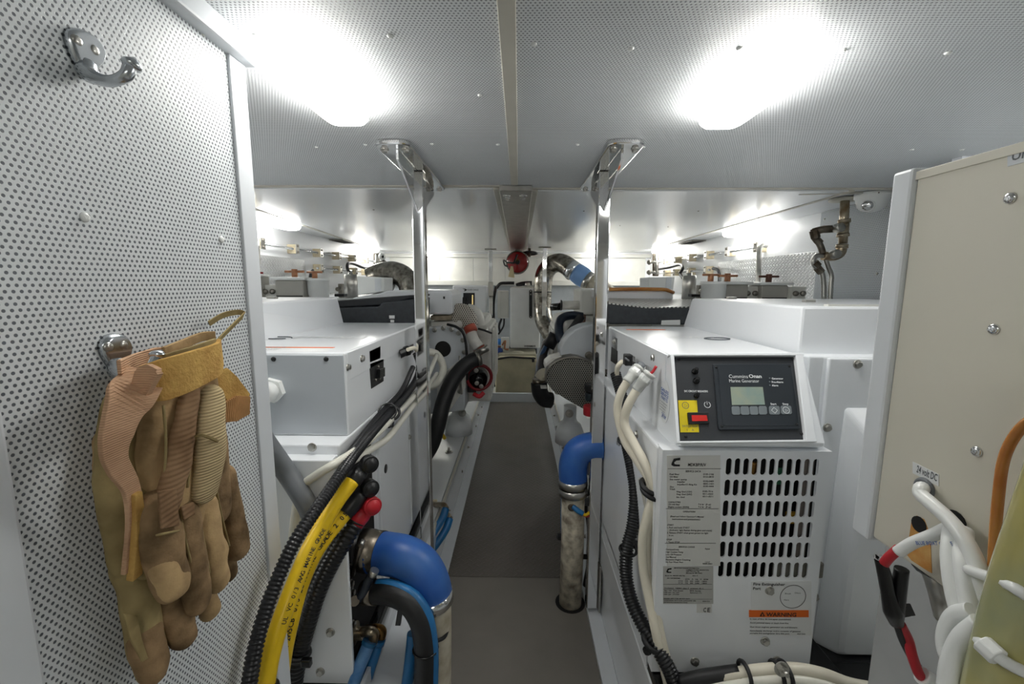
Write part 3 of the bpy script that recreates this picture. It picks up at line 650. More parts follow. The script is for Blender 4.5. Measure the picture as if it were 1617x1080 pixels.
for q, r in [((1097, 587), .0045), ((1099, 602), .0045), ((1099.5, 625.5), .0035)]:
    p = cpa(q[0], q[1], .0015); MB().lathe([(r * 1.3, 0), (r * 1.3, .003), (r * .9, .004), (r * .8, .011), (r * .5, .012)], p, CPN + V((0, 0, .25)), 14).build('breaker_knob', black_gloss, cpan)
yl = cpq([(1071, 632), (1100.5, 632), (1104, 682.5), (1074.5, 682.5)], .0022, .0008, 'caution_sticker', yellow_l, cpan)
mb = MB(); ringm(mb, (1082.5, 640), 5.5, .8, 24, 0, .0026); ringm(mb, (1082.5, 640.5), 3.2, .7, 3, 0, .0026); cpt(mb, 'SWITCH TECH', 1077.5, 674.5, 3.4, False, 23, off=.0026); cpt(mb, '1 . A', 1085, 680.5, 3.4, False, 11, off=.0026)
mb.build('sticker_print', ink_grey, cpan)
sw = cpq([(1086, 651), (1119, 650.5), (1121, 669), (1088, 670)], .006, .0055, 'rocker_switch', black, cpan, .001)
MB().prism([cpa(1092, 655.5, .006), cpa(1104, 655.5, .010), cpa(1105, 664.5, .010), cpa(1093, 665, .006)], -CPN * .003).prism([cpa(1104, 655.5, .010), cpa(1116, 655.5, .0075), cpa(1117.5, 664.5, .0075), cpa(1105, 664.5, .010)], -CPN * .003).build('rocker', red_sw, sw)
# ---- flank: latch screw, plug panels, stickers
for q in [(1033, 565)]: fastener('bolt', PX(q[0], q[1], XH0), (-1, 0, 0), 0.006, GR, steel)
MB().box((XH0 - .0015, .80, .815), (XH0, 1.30, .870)).build('lid_skirt', white, GR, 0.0007)
sp_ = socket(GR, [(966.5, 529), (975, 534), (974, 577), (964, 570)], XH0 - .0015, -1)
for pts in ([(993, 557), (1003, 563), (1004, 578), (994, 573)], [(1005, 565), (1016, 573), (1016, 590), (1006, 582)], [(1019, 575), (1030, 580), (1028, 603), (1020, 596)]): socket(GR, pts, XH0 - .0015, -1)
p = PX(1050, 634, XH0); kx = (PX(1060, 634, XH0) - PX(1040, 634, XH0)).length / 20
sk = MB(); el = [(math.cos(k * math.pi / 14), math.sin(k * math.pi / 14)) for k in range(28)]
sk.prism([V((XH0 - .0012, p.y + a * .028, p.z + b * .042)) for a, b in el], (.001, 0, 0)); sk = sk.build('round_sticker', paper_w, GR)
for s, dz, y0, f in [('SALES', .018, .021, .042), ('SERVICE', .010, .021, .042), ('PARTS', .002, .018, .036)]: mb = MB(); letters(mb, s, (XH0 - .0016, p.y + y0, p.z + dz), (0, -1, 0), (0, 0, 1), .0085, 'l', True, 1, f); mb.build('sticker_title', ink_blue, sk)
mb = MB(); letters(mb, '24 hr', (XH0 - .0016, p.y + .01, p.z - .032), (0, -1, 0), (0, 0, 1), .013, 'l', True, 1, .024)
mb.build('sticker_title', ink_blue, sk)
mb = MB()
for k, s in enumerate(['for marine generators', 'call your local dealer', 'or an authorised shop', 'parts and service']): letters(mb, s, (XH0 - .0016, p.y + .023, p.z - .005 - k * .0055), (0, -1, 0), (0, 0, 1), .005, 'l', False, 1, .04 - .004 * k)
mb.build('lettering', ink_grey, sk)
for q in [(978, 699), (1006, 686), (971, 540)]: fastener('bolt', PX(q[0], q[1], .25), (-1, 0, 0), 0.0062, GR, steel)
# tank cover at the right with its pressed dome
MB().box((.578, .792, .268), (.86, .80, .866)).build('front_cover', white, GR, 0.003)
pr = MB(); fr = .792
lo = [(.617, .285), (.85, .285), (.85, .735), (.625, .765)]
pr.loft([[V((x, fr, z)) for x, z in [(.600, .275), (.856, .275), (.856, .775), (.612, .775)]], [V((x, fr - .035, z)) for x, z in [(.628, .282), (.845, .282), (.845, .735), (.632, .735)]], [V((x, fr - .040, z)) for x, z in [(.636, .290), (.84, .290), (.84, .728), (.640, .728)]]], True, False)
pr.build('pressed_dome', white, GR, 0.012, 4)
for q in [(1354, 575), (1306, 675), (1286, 942)]: fastener('bolt', PY(q[0], q[1], .792), (0, -1, 0), 0.0062, GR, steel)
# drip tray and lugs
MB().box((.252, .655, .262), (.95, .74, .285)).box((.30, .73, .262), (.95, 1.35, .283)).build('drip_tray', black_gloss, GR, 0.003)
lug = MB().box((.50, .66, .285), (.60, .79, .292)).build('tray_lug', black_gloss, GR, 0.003); fastener('nut', (.535, .73, .292), (0, 0, 1), .009, GR, steel_dull)
MB().box((.25, .70, .16), (.30, 1.35, .262)).build('mounting_rail', gelcoat, GR, 0.004)
# top lettering and labels
mb = MB(); letters(mb, 'ONAN', (.44, 1.07, .8726), (-1, 0, 0), (0, -1, 0), .05, 'c', True, 1, .16); mb.build('hood_emblem', paper_w, GR)
MB().box((.31, 1.22, .8722), (.42, 1.235, .8727)).build('orange_sticker', orange_l, GR)
mb = MB(); mb.tube(spline([(.475 + .03 * math.cos(a * .8), 1.02 + .02 * math.sin(a * .8), .873) for a in range(8)]), .0014, 6); mb.build('emblem_ring', ink_grey, GR)

# ---- left generator
GL = T('generator', (-0.58, 1.0, 0.26), 'white enclosed marine generator left of the aisle, blank end panel facing us', 'generator')
XL0 = -.3285
MB().prism([(XL0, .79, .706), (XL0, .79, .871), (XL0, 1.42, .871), (XL0, 1.42, .706)], (-.30, 0, 0)).build('hood', white, GL, 0.004)
MB().box((XL0 - .002, .788, .712), (-.62, .79, .866)).build('end_panel', M('shaded white enamel', (186, 192, 198), .35, coat=.2, var=.02), GL, 0.001)  # white enamel painted greyer; the shade on this end is in the colour
MB().box((-.62, .742, .66), (-.3265, 1.42, .708)).build('ledge', white, GL, 0.003)
MB().box((-.62, .712, .30), (-.3305, .90, .69)).build('lower_body', white, GL, 0.003)
lfp = MB().box((-.62, .706, .252), (-.3065, .714, .694)).build('end_cover', white, GL, 0.002)
MB().box((-.62, .90, .255), (-.325, 1.42, .706)).build('rear_lower_body', white, GL, 0.003)
MB().box((-.3255, .93, .28), (-.318, 1.19, .695)).build('flank_panel', white, GL, 0.002)
MB().box((-.3255, 1.20, .28), (-.318, 1.41, .695)).build('flank_panel', white, GL, 0.002)
MB().box((-.330, .716, .26), (-.3255, .90, .66)).build('pipe_recess', darkgap, GL)
MB().prism([(-.585, .83, .862), (-.585, .83, .958), (-.565, 1.33, .958), (-.585, 1.42, .862)], (-.55, 0, 0)).build('top_cover', white, GL, 0.005)
MB().box((-1.13, .80, .26), (-.62, 1.40, .866)).build('rear_body', white, GL, 0.004)
MB().box((-.93, .84, .9582), (-.60, .852, .9615)).build('cover_seam', offwhite, GL)
p = PZ(430, 471.5, .958); MB().box((p.x - .012, p.y - .008, .958), (p.x + .012, p.y + .008, .964)).build('latch', steel, GL, 0.001)
for q in [(432, 567), (515, 567)]: MB().lathe([(.0048, 0), (.0044, .0015), (.001, .002)], PY(q[0], q[1], .788), (0, -1, 0), 14).build('grommet', black, GL)
for q in [(430, 1036), (522, 998), (506, 1060), (493, 706)]:
    fastener('bolt', PY(q[0], q[1], .706 if q[1] > 800 else .742), (0, -1, 0), 0.0062, GL, steel)
MB().box((XL0, .80, .815), (XL0 + .0015, 1.40, .869)).build('lid_skirt', white, GL, 0.0007)
for q in [(571, 566)]: fastener('bolt', PX(q[0], q[1], XL0 + .0015), (1, 0, 0), 0.006, GL, steel)
for q in [(549, 580), (646, 690), (662, 632), (614, 668)]: fastener('bolt', PX(q[0], q[1], -.318 if q[1] > 600 else XL0), (1, 0, 0), 0.0055, GL, steel)
MB().lathe([(.011, 0), (.0105, .0012), (.002, .0016)], PX(609, 740, -.318), (1, 0, 0), 16).build('grommet', black, GL)
socket(GL, [(583, 554), (601, 546), (601, 566), (584, 573)], XL0 + .0015, 1)
socket(GL, [(584, 574), (606, 566), (606, 602), (587, 614)], XL0 + .0015, 1)
socket(GL, [(632, 551), (653, 541), (653, 556), (634, 566)], XL0 + .0015, 1)
socket(GL, [(657, 522), (665, 518), (666, 550), (659, 555)], XL0 + .0015, 1)
for q in [(597, 579), (593, 600), (599, 598)]: MB().lathe([(.004, 0), (.003, .003)], PX(q[0], q[1], XL0 + .0015), (1, 0, 0), 10).build('socket_screw', steel_dull, GL)
MB().prism([PX(595, 583, XL0 + .002), PX(603, 580, XL0 + .002), PX(603, 594, XL0 + .002), PX(595, 598, XL0 + .002)], (.008, 0, 0)).build('plug_body', black_gloss, GL, .001)
# labels on the hood top
MB().box((-.62, .845, .8712), (-.375, .858, .8716)).build('orange_sticker', orange_l, GL)
MB().box((-.62, .80, .8711), (-.37, .845, .8714)).build('paper_sticker', paper_w, GL)
mb = MB(); letters(mb, 'WARNING', (-.5, .847, .8719), (1, 0, 0), (0, 1, 0), .011, 'c', True)
for k in range(3): letters(mb, 'Do not open while running. Read the manual.', (-.60, .83 - k * .009, .8717), (1, 0, 0), (0, 1, 0), .007, 'l')
mb.build('lettering', ink_grey, GL)
mb = MB(); letters(mb, 'ONAN', (-.46, 1.0, .8718), (1, 0, 0), (0, 1, 0), .05, 'c', True, 1, .18); mb.build('hood_emblem', paper_w, GL)
mb = MB(); mb.tube(spline([(-.575 + .035 * math.cos(a * .8), 1.0 + .02 * math.sin(a * .8), .872) for a in range(8)]), .0014, 6); mb.build('emblem_ring', ink_grey, GL)
MB().box((-.62, .68, .228), (-.31, 1.42, .25)).build('drip_tray', black_gloss, GL, 0.003)
MB().box((-.42, .60, .155), (-.30, 1.42, .228)).build('mounting_rail', gelcoat, GL, 0.004)
# cable gland on the end panel
gl = PY(432, 615, .788)
g = MB(); g.tube([gl, gl + V((0, -.012, 0))], .024, 6, True, None, False); g.lathe([(.017, .012), (.019, .016), (.019, .032), (.016, .036), (.011, .037)], gl, (0, -1, 0), 20)
gg = g.build('cable_gland', pvc, GL)

# ================================================================ partition: hooks and gloves
def coat_hook(outline, tip, X0, label, screws_px):
    """cast hook: oval back plate, curved arm with a pointed knob, two screws"""
    c = sum((PX(a, b, X0) for a, b in outline), V()) / len(outline)
    t = T('coat_hook', c, label, 'hook')
    a = [PX(x, y, X0) for x, y in outline]; k = len(a); a = spline(a[-2:] + a + a[:3], 5)[10:10 + 5 * k]; n = len(a)
    r1 = [c + (p - c) * 1.0 for p in a]; r2 = [c + (p - c) * .97 + V((.004, 0, 0)) for p in a]; r3 = [c + (p - c) * .78 + V((.0068, 0, 0)) for p in a]
    MB().loft([r1, r2, r3], True, True).build('back_plate', hook_steel, t)
    path = spline([V(q) for q in tip], 8); m = len(path)
    rr = vals([.0070, .0072, .0058, .0046, .0044, .0048, .0052], m)
    MB().tube(path, rr, 12).build('hook_arm', hook_steel, t)
    MB().lathe([(.0052, -.001), (.0072, .0015), (.0066, .004), (.001, .009)], path[-1], path[-1] - path[-3], 14).build('hook_tip', hook_steel, t)
    for q in screws_px: fastener('screw', PX(q[0], q[1], X0 + .005), (1, 0, 0), 0.0045, t, steel)
    return t
h0 = PX(150, 100, XD + .004)
coat_hook([(103, 45), (118, 44), (139, 54), (154, 69), (161, 85), (158, 100), (147, 111), (134, 118), (122, 111), (109, 90), (101, 69), (98, 54)],
          [PX(136, 102, XD + .003), PX(137, 114, XD + .006), PX(153, 124, XD + .016), PX(176, 128, XD + .032), PX(198, 120, XD + .044), PX(206, 106, XD + .047)], XD,
          'polished steel coat hook, empty, high on the perforated partition', [(120, 64), (147, 79)])
coat_hook([(160, 532), (172, 527), (184, 527), (196, 533), (202, 545), (201, 558), (195, 572), (186, 584), (175, 586), (164, 574), (156, 560), (153, 545)],
          [PX(186, 572, XD + .006), PX(188, 590, XD + .012), PX(205, 597, XD + .026), PX(228, 590, XD + .038), PX(242, 576, XD + .042), PX(248, 566, XD + .042)], XD,
          'polished steel coat hook with the pair of work gloves hanging on it', [(170, 548), (193, 545)])

def G(px, py, h): return PX(px, py, XD + h)          # a point standing h metres proud of the partition
def finger(t, pts, radii, name, m, flat=.72, n=16):
    path = spline([G(*q) for q in pts], 6); r = vals(radii, len(path))
    # rounded ends
    d0 = (path[0] - path[1]).normalized(); d1 = (path[-1] - path[-2]).normalized(); R0, R1 = r[0], r[-1]
    path = [path[0] + d0 * R0 * .8, path[0] + d0 * R0 * .5] + path + [path[-1] + d1 * R1 * k for k in (.35, .62, .82, .93)]
    r = [R0 * .35, R0 * .8] + r + [R1 * k for k in (.93, .77, .55, .3)]
    mb = MB().tube(path, r, n, True, ((1, 0, 0), flat))
    for i, p in enumerate(mb.v):        # soft dents and folds of worn leather
        k = noise.noise(p * 42) * .0030 + noise.noise(p * 110) * .0017 + noise.noise(p * 260) * .0007
        c = path[min(i // n, len(path) - 1)]; q = (p - c)
        if q.length > 1e-5: mb.v[i] = p + q.normalized() * k
    o = mb.build(name, m, t, 0, 2, 1); return o
def patch(t, outline, h, th, name, m):
    """cloth patch following the bulge below it: outline in pixels"""
    a = [G(x, y, h if not isinstance(h, (list, tuple)) else h[i % len(h)]) for i, (x, y) in enumerate(outline)]
    return MB().prism(a, (th, 0, 0)).build(name, m, t, .0015)
def strap(t, pts, wdt, th, name, m, wd=(0, 0, 1), per=8):
    """flat band swept along a path; wdt may vary"""
    path = spline([G(*q) for q in pts], per); n = len(path); ws = vals(wdt if isinstance(wdt, (list, tuple)) else [wdt, wdt], n); mb = MB(); rings = []
    for i, p in enumerate(path):
        tn = (path[min(i + 1, n - 1)] - path[max(i - 1, 0)]).normalized(); w_ = V(wd); w_ = (w_ - tn * w_.dot(tn)).normalized(); nn = tn.cross(w_).normalized()
        h = ws[i] / 2; rings.append([p + w_ * h + nn * th / 2, p + w_ * h - nn * th / 2, p - w_ * h - nn * th / 2, p - w_ * h + nn * th / 2])
    return mb.loft(rings, True, False).build(name, m, t, .0008)
# back glove, hanging lower and nearer the wall
gb = T('work_glove', G(235, 700, .012), 'tan and brown work glove at the back, its fingertips hanging lowest', 'glove', 'pair of work gloves')
finger(gb, [(210, 640, .018), (212, 740, .020), (225, 860, .020)], [.030, .036, .032], 'palm', khaki_fab, .42)
finger(gb, [(176, 690, .014), (186, 780, .016), (205, 880, .016)], [.014, .017, .015], 'palm_edge', tan_fab, .7)
finger(gb, [(206, 880, .018), (222, 960, .022), (238, 1052, .024)], [.017, .0165, .015], 'finger', khaki_fab, .8)
finger(gb, [(229, 1000, .026), (241, 1055, .027)], [.0155, .0145], 'fingertip', brown_fab, .82)
finger(gb, [(240, 870, .022), (262, 930, .028), (288, 998, .032)], [.016, .0155, .0135], 'finger', brown_fab, .8)
finger(gb, [(270, 960, .030), (291, 1003, .034)], [.0150, .0135], 'fingertip', brown_fab, .82)
finger(gb, [(300, 850, .018), (322, 920, .020), (330, 962, .020)], [.014, .0135, .012], 'finger', tan_fab, .8)
finger(gb, [(340, 830, .014), (356, 880, .014), (362, 905, .014)], [.012, .0115, .0105], 'finger', brown_fab, .8)
patch(gb, [(192, 968), (214, 972), (222, 1010), (232, 1040), (222, 1046), (204, 1012)], .036, .002, 'finger_tab', khaki_fab)
# front glove
gf = T('work_glove', G(290, 700, .03), 'tan work glove in front, thumb folded over the palm, strap undone', 'glove', 'pair of work gloves')
finger(gf, [(262, 618, .034), (272, 700, .040), (288, 810, .036)], [.026, .036, .038], 'palm', tan_fab, .46)
finger(gf, [(318, 600, .030), (330, 700, .032), (340, 800, .030)], [.020, .024, .024], 'palm', brown_fab, .55)
finger(gf, [(224, 780, .034), (230, 840, .034), (236, 890, .034)], [.011, .013, .0125], 'finger_side', khaki_fab, .8)
finger(gf, [(245, 800, .050), (256, 860, .052), (272, 922, .050)], [.0175, .0185, .0165], 'finger', brown_fab, .75)
finger(gf, [(258, 886, .0545), (275, 922, .053)], [.0145, .0150], 'fingertip', tan_fab, .7)
finger(gf, [(290, 810, .048), (300, 880, .050), (312, 948, .046)], [.0160, .0160, .0142], 'finger', brown_fab, .75)
finger(gf, [(322, 800, .044), (335, 860, .046), (345, 916, .042)], [.0145, .0145, .0130], 'finger', tan_fab, .75)
finger(gf, [(352, 750, .030), (366, 810, .032), (376, 866, .030)], [.0150, .0160, .0142], 'finger', brown_fab, .75)
finger(gf, [(335, 625, .054), (333, 700, .060), (326, 770, .058)], [.0150, .0190, .0165], 'thumb', knit_fab, .62)
strap(gf, [(308, 690, .066), (318, 687, .0715), (338, 694, .0718), (350, 701, .064)], .0025, .002, 'thumb_seam', khaki_fab)
finger(gf, [(302, 612, .052), (288, 690, .058), (272, 770, .056), (262, 815, .054)], [.010, .014, .0145, .012], 'palm_patch', rib_fab, .5)
patch(gf, [(247, 776), (276, 770), (281, 830), (252, 836)], .0665, .002, 'palm_tab', rib_fab)
patch(gf, [(283, 800), (304, 792), (306, 812), (288, 822)], .062, .002, 'palm_tab', rib_fab)
for pts in ([(283, 806, .056), (292, 850, .059), (306, 905, .057), (316, 940, .050)], [(312, 800, .050), (321, 850, .055), (331, 905, .050)], [(341, 770, .045), (350, 815, .046), (362, 862, .042)], [(258, 640, .052), (262, 700, .058), (258, 770, .056)], [(306, 622, .056), (304, 690, .060), (296, 770, .058)], [(246, 845, .060), (262, 842, .0665), (282, 838, .064)]):
    MB().tube(spline([G(*q) for q in pts], 6), .0011, 6).build('seam_piping', khaki_fab, gf)
# cuff and straps
strap(gf, [(226, 606, .052), (258, 600, .062), (300, 586, .066), (342, 568, .056), (348, 556, .044)], [.030, .036, .036, .034, .030], .004, 'cuff_band', velcro)
strap(gf, [(212, 600, .050), (222, 604, .055), (232, 612, .060), (238, 618, .0635)], [.016, .036, .042, .040], .0045, 'cuff_fold', pink_web)
strap(gf, [(188, 580, .040), (214, 572, .020), (246, 560, .012), (262, 556, .014)], [.012, .016, .014, .010], .003, 'hanging_strap_top', pink_web)
strap(gf, [(232, 590, .045), (203, 632, .056), (184, 690, .056), (184, 730, .052), (206, 770, .048), (212, 820, .046), (205, 900, .038)], [.030, .034, .028, .018, .014, .014, .014], .004, 'wrist_strap', pink_web, (0, 1, .15))
strap(gf, [(214, 778, .050), (218, 840, .048), (212, 912, .040)], [.007, .010, .010], .006, 'strap_hook_tape', velcro, (0, 1, .15))
strap(gf, [(348, 588, .028), (364, 612, .032), (384, 640, .030)], [.018, .030, .034], .004, 'loose_tab', velcro, (0, .6, 1))
strap(gf, [(352, 652, .034), (372, 645, .034), (392, 640, .030)], [.022, .030, .022], .005, 'loose_tab_end', orange_web, (0, .2, 1))
strap(gf, [(258, 556, .026), (285, 545, .022), (318, 532, .020), (340, 530, .026)], .010, .003, 'cuff_lining', tan_fab)
strap(gf, [(262, 566, .052), (300, 554, .058), (340, 540, .048)], .008, .003, 'cuff_lining', khaki_fab)
strap(gf, [(338, 545, .040), (352, 530, .040), (372, 510, .038), (384, 497, .036), (376, 493, .032), (352, 498, .024), (330, 511, .018)], .0062, .0014, 'hanging_loop', khaki_fab, (.3, .2, 1))
finger(gf, [(282, 592, .030), (320, 576, .030)], [.018, .016], 'cuff_inside', brown_fab, .7)

# ================================================================ cables on the left generator
def cable(pts, r, name, label, m, cat='cable', group=None, per=10, corr=None, n=12):
    path = sp(pts, per); mb = MB()
    if corr: mb.corr(path, r, corr)
    else: mb.tube(path, r, n)
    return tag(mb.build(name, m), label, cat, group)
def flank(pts, tail, X=-.302): return [PX(a, b, X if len(c) == 0 else c[0]) for a, b, *c in pts] + [PY(*q) for q in tail]
def pcable(P_, r, name, label, m, cat='cable', corr=None):
    path = spline(P_, 10); mb = MB()
    if corr: mb.corr(path, r, corr)
    else: mb.tube(path, r, 12)
    return tag(mb.build(name, m), label, cat)
pcable(flank([(657, 558, -.296), (662, 575, -.29), (658, 598, -.295), (640, 625), (606, 662), (572, 702), (545, 738, -.298)], []) + [PX(515, 782, -.305), PX(490, 818, -.312), PX(462, 862, -.322), PX(434, 925, -.333), PX(413, 985, -.339), PX(400, 1040, -.341), PX(391, 1100, -.342)], .0102, 'corrugated_conduit', 'long black corrugated conduit running outside the yellow cables', conduit_m, 'conduit', corr=.0056)
pcable(flank([(652, 580, -.30), (634, 618, -.307), (600, 655, -.311), (566, 698, -.311), (548, 722, -.311)], []), .0075, 'corrugated_conduit', 'short black conduit lying behind the long one on the left flank', conduit_m, 'conduit', corr=.005)
pcable(flank([(644, 552, -.30), (655, 550, -.29), (661, 562, -.288), (661, 574, -.29)], []), .0055, 'plug_lead', 'tan wires from the black plug on the left flank', whitecable2, 'wire')
t = T('wire_plug', PX(640, 556, -.31), 'black wire plug pushed into the left generator flank', 'plug')
MB().tube([PX(632, 559, -.325), PX(646, 553, -.302)], .012, 8, True, None, False).build('plug_body', black, t, .002)
MB().tube([PX(640, 555, -.310), PX(645, 553, -.303)], .014, 12).build('lock_ring', black_gloss, t)
pcable(flank([(690, 560, -.30), (672, 602, -.30), (650, 630, -.30), (622, 658, -.297), (594, 686, -.300), (572, 704, -.302), (552, 718, -.305)], [(524, 735, .69), (500, 750, .69), (480, 766, .695), (469, 795, .697), (460, 870, .697)]), .0075, 'white_cable', 'upper white cable bending behind the black conduit on the left', whitecable)
pcable(flank([(690, 590, -.30), (662, 628, -.300), (636, 662, -.298), (612, 692, -.296), (588, 708, -.302), (566, 722, -.306), (556, 728, -.309)], []), .0075, 'white_cable', 'lower white cable strapped under the conduit on the left flank', whitecable)
cable([(672, 555, 1.75), (690, 560, 1.78), (700, 582, 1.78), (690, 605, 1.72), (672, 612, 1.6)], .016, 'white_cable', 'white cable looping behind the left post below the dark hole', whitecable)
t = T('cable_clip', PX(625, 660, -.31), 'black cushioned cable clip screwed to the left generator flank', 'clip')
MB().torus(PX(619, 652, -.298), (.1, -.75, .6), .017, .0035, 20, 8).build('clip_band', rubber, t)
MB().prism([PX(612, 655, -.312), PX(622, 650, -.312), PX(619, 674, -.312), PX(612, 676, -.312)], (.004, 0, 0)).build('clip_tail', rubber, t); fastener('bolt', PX(615, 669, -.308), (1, 0, 0), .005, t, steel)
tag(MB().torus(PX(612, 650, -.304), (.1, -.75, .6), .0205, .002, 20, 6).build('cable_tie', black), 'black cable tie around the conduit above the clip', 'cable tie')
# battery cables with boots
Y1 = [(556, 760, .70), (530, 795, .67), (508, 832, .645), (487, 870, .615), (466, 920, .58), (449, 965, .555), (434, 1010, .535), (424, 1050, .522), (416, 1100, .508)]
Y2 = [(560, 793, .725), (540, 818, .70), (516, 848, .68), (495, 880, .66), (476, 925, .645), (462, 975, .625), (450, 1030, .61), (440, 1100, .595)]
yc = T('battery_cable', PY(*Y1[0]), 'thick yellow battery cable with black boot, leftmost of the two', 'cable', 'yellow battery cables')
MB().tube(sp(Y1, 10), .0128, 14).build('cable_jacket', yellow, yc)
yd = T('battery_cable', PY(*Y2[0]), 'printed yellow battery cable with black boot next to the red boot', 'cable', 'yellow battery cables')
MB().tube(sp(Y2, 10), .0118, 14).build('cable_jacket', yellow, yd)
def cable_print(parent, pts, r, s, size):
    path = sp(pts, 10); o = MB(); q = path[6:]; d = 0; k = 0
    step = size * .62; pr = resample(q, step)
    for i, ch in enumerate(s):
        if i + 1 >= len(pr): break
        if ch == ' ': continue
        tn = (pr[i] - pr[i + 1]).normalized(); to = (C0 - pr[i]).normalized(); up = tn.cross(to).normalized() * -1
        nn = tn.cross(up).normalized()
        if nn.dot(to) < 0: nn = -nn
        letters(o, ch, pr[i] + nn * (r + .0002) - up * size * .35, tn, up, size, 'c', True)
    return o.build('jacket_print', ink, parent)
cable_print(yd, Y2, .0118, ' 50 2 EDARG ENIRAM G2 3/0 BC5W2 AWG 3/0', .011)
bp_ = Y1[3:]; cable_print(yc, [(a + 6, b, c) for a, b, c in Y1], .0128, '             EDARG ENIRAM GWA 3/0 CV LU', .008)
def boot(parent, a, b, capc, r, m, name='terminal_boot'):
    """rubber boot: barrel over the cable end and a round capped head facing the aisle"""
    pa, pb, pc = PY(*a), PY(*b), PY(*capc)
    mb = MB(); d = (pb - pa); mb.tube([pa, pa + d * .12, pa + d * .16, pa + d * .7, pb], [r * 1.1, r * 1.1, r * 1.2, r * 1.25, r * 1.1], 18)
    nrm = V((.62, -.75, .12)).normalized()
    mb.tube([pb, pc - nrm * .008], [r * 1.05, r * 1.0], 14)
    o = mb.build(name, m, parent)
    MB().lathe([(r * .9, -.016), (r * 1.22, -.012), (r * 1.22, .004), (r * 1.05, .006), (r * 1.0, .004), (r * .9, .009), (r * .1, .010)], pc, nrm, 24).build('boot_cap', m, o)
boot(yc, (540, 778, .70), (572, 742, .735), (584, 733, .735), .0128, black)
boot(yd, (544, 812, .705), (574, 775, .74), (585, 771, .735), .0128, black)
rc = T('battery_cable', PY(555, 830, .72), 'black corrugated battery cable with bright red boot', 'cable')
RP = [(562, 822, .725), (545, 850, .71), (522, 888, .70), (502, 930, .69), (487, 975, .68), (474, 1020, .675), (465, 1060, .67), (458, 1110, .665)]
MB().corr(sp(RP, 10), .0175, .0078, .14, 16).build('cable_conduit', conduit_m, rc)
boot(rc, (556, 832, .72), (578, 803, .74), (588, 799, .73), .0135, red)
t = T('hose_strap', PY(470, 1035, .66), 'black strap holding the conduit and yellow cable at the bottom left', 'strap')
MB().torus(PY(470, 1030, .672), PY(474, 1020, .675) - PY(465, 1060, .67), .0195, .0045, 22, 8).build('strap_band', black, t)
MB().prism([PY(448, 1015, .645), PY(466, 1002, .66), PY(466, 1030, .66), PY(446, 1050, .645)], (0, .004, 0)).build('strap_bridge', black, t)
MB().torus(PY(418, 1084, .513), PY(424, 1050, .522) - PY(416, 1100, .508), .0145, .0045, 20, 8).build('strap_band', black, t)
MB().box(PY(478, 1036, .655), PY(490, 1056, .645)).build('strap_buckle', black_gloss, t, .002)
cable([(492, 880, .70), (470, 925, .702), (466, 970, .70), (480, 1000, .70), (500, 960, .703), (512, 900, .703)], .006, 'white_hose_loop', 'white hose loop against the blank end panel behind the cables', pvc, 'hose')
tag(MB().tube(sp([(395, 660, .66), (420, 700, .67), (452, 745, .69), (478, 785, .682), (494, 816, .682)], 8), .0165, 16).build('drain_pipe', greypipe), 'thick dark grey pipe slanting behind the partition edge', 'pipe')
# left exhaust elbow, clamps, painted pipe
el = T('exhaust_hose', PY(640, 880, .78), 'large blue silicone elbow leaving the left generator', 'hose')
EP = [(588, 872, .79), (612, 874, .785), (640, 880, .775), (664, 896, .768), (678, 922, .764), (682, 945, .764)]
MB().tube(sp(EP, 10), .040, 24).build('elbow', blue, el)
a, b = PY(572, 868, .795), PY(602, 873, .787)
MB().tube([a, a.lerp(b, .48), a.lerp(b, .52), b], [.0415, .0415, .040, .0415], 28).build('inlet_clamp', steel_dark, el)
MB().tube([a + V((-.02, 0, .0)), a], [.043, .042], 24).build('inlet_flange', black, el)
MB().tube([PY(574, 852, .765), PY(566, 868, .752)], .006, 10).build('clamp_screw', steel, el); MB().tube([PY(556, 908, .76), PY(570, 862, .75)], .005, 10).build('clamp_bar', steel_dark, el)
c, d = PY(680, 934, .764), PY(683, 950, .765)
MB().tube([c, d], .0425, 28).build('outlet_clamp', chrome, el)
tag(MB().tube(sp([(683, 952, .765), (684, 1000, .768), (684, 1100, .77)], 6), .0365, 20).build('exhaust_pipe', fiberglass), 'cream exhaust pipe below the big blue elbow on the left', 'pipe')
cable([(664, 1018, .73), (690, 1012, .725), (705, 1000, .75), (710, 960, .80)], .0035, 'strap_lead', 'thin black lead around the left cream exhaust pipe', rubber, 'wire')
# black hose with blue stripe
bh = T('water_hose', PY(650, 945, .74), 'black water hose with a blue stripe curving under the blue elbow', 'hose')
BH = [(588, 935, .75), (615, 936, .735), (645, 950, .72), (664, 978, .71), (671, 1010, .707), (673, 1045, .705), (672, 1100, .70)]
MB().tube(sp(BH, 10), .0215, 18).build('hose_body', rubber, bh)
bq = sp(BH, 10); st_ = []
for i in range(3, len(bq) - 1):
    tn = (bq[i + 1] - bq[i - 1]).normalized(); to = (C0 - bq[i]).normalized(); nn = tn.cross(to).normalized()
    if nn.x + nn.z < 0: nn = -nn
    st_.append(bq[i] + nn * .0125 + to * .0085)
MB().tube(st_, .0105, 12).build('blue_stripe', blue_hose, bh)
MB().tube([PY(576, 934, .755), PY(594, 935, .747)], .0232, 22).build('hose_clamp', steel_dark, bh)
MB().torus(PY(672, 1024, .706), (0, 0, 1), .0225, .002, 20, 6).build('tie_band', black_gloss, bh)
MB().prism([PY(628, 962, .70), PY(636, 962, .70), PY(632, 988, .70), PY(624, 988, .70)], (0, .006, 0)).build('tie_tail', black, bh)
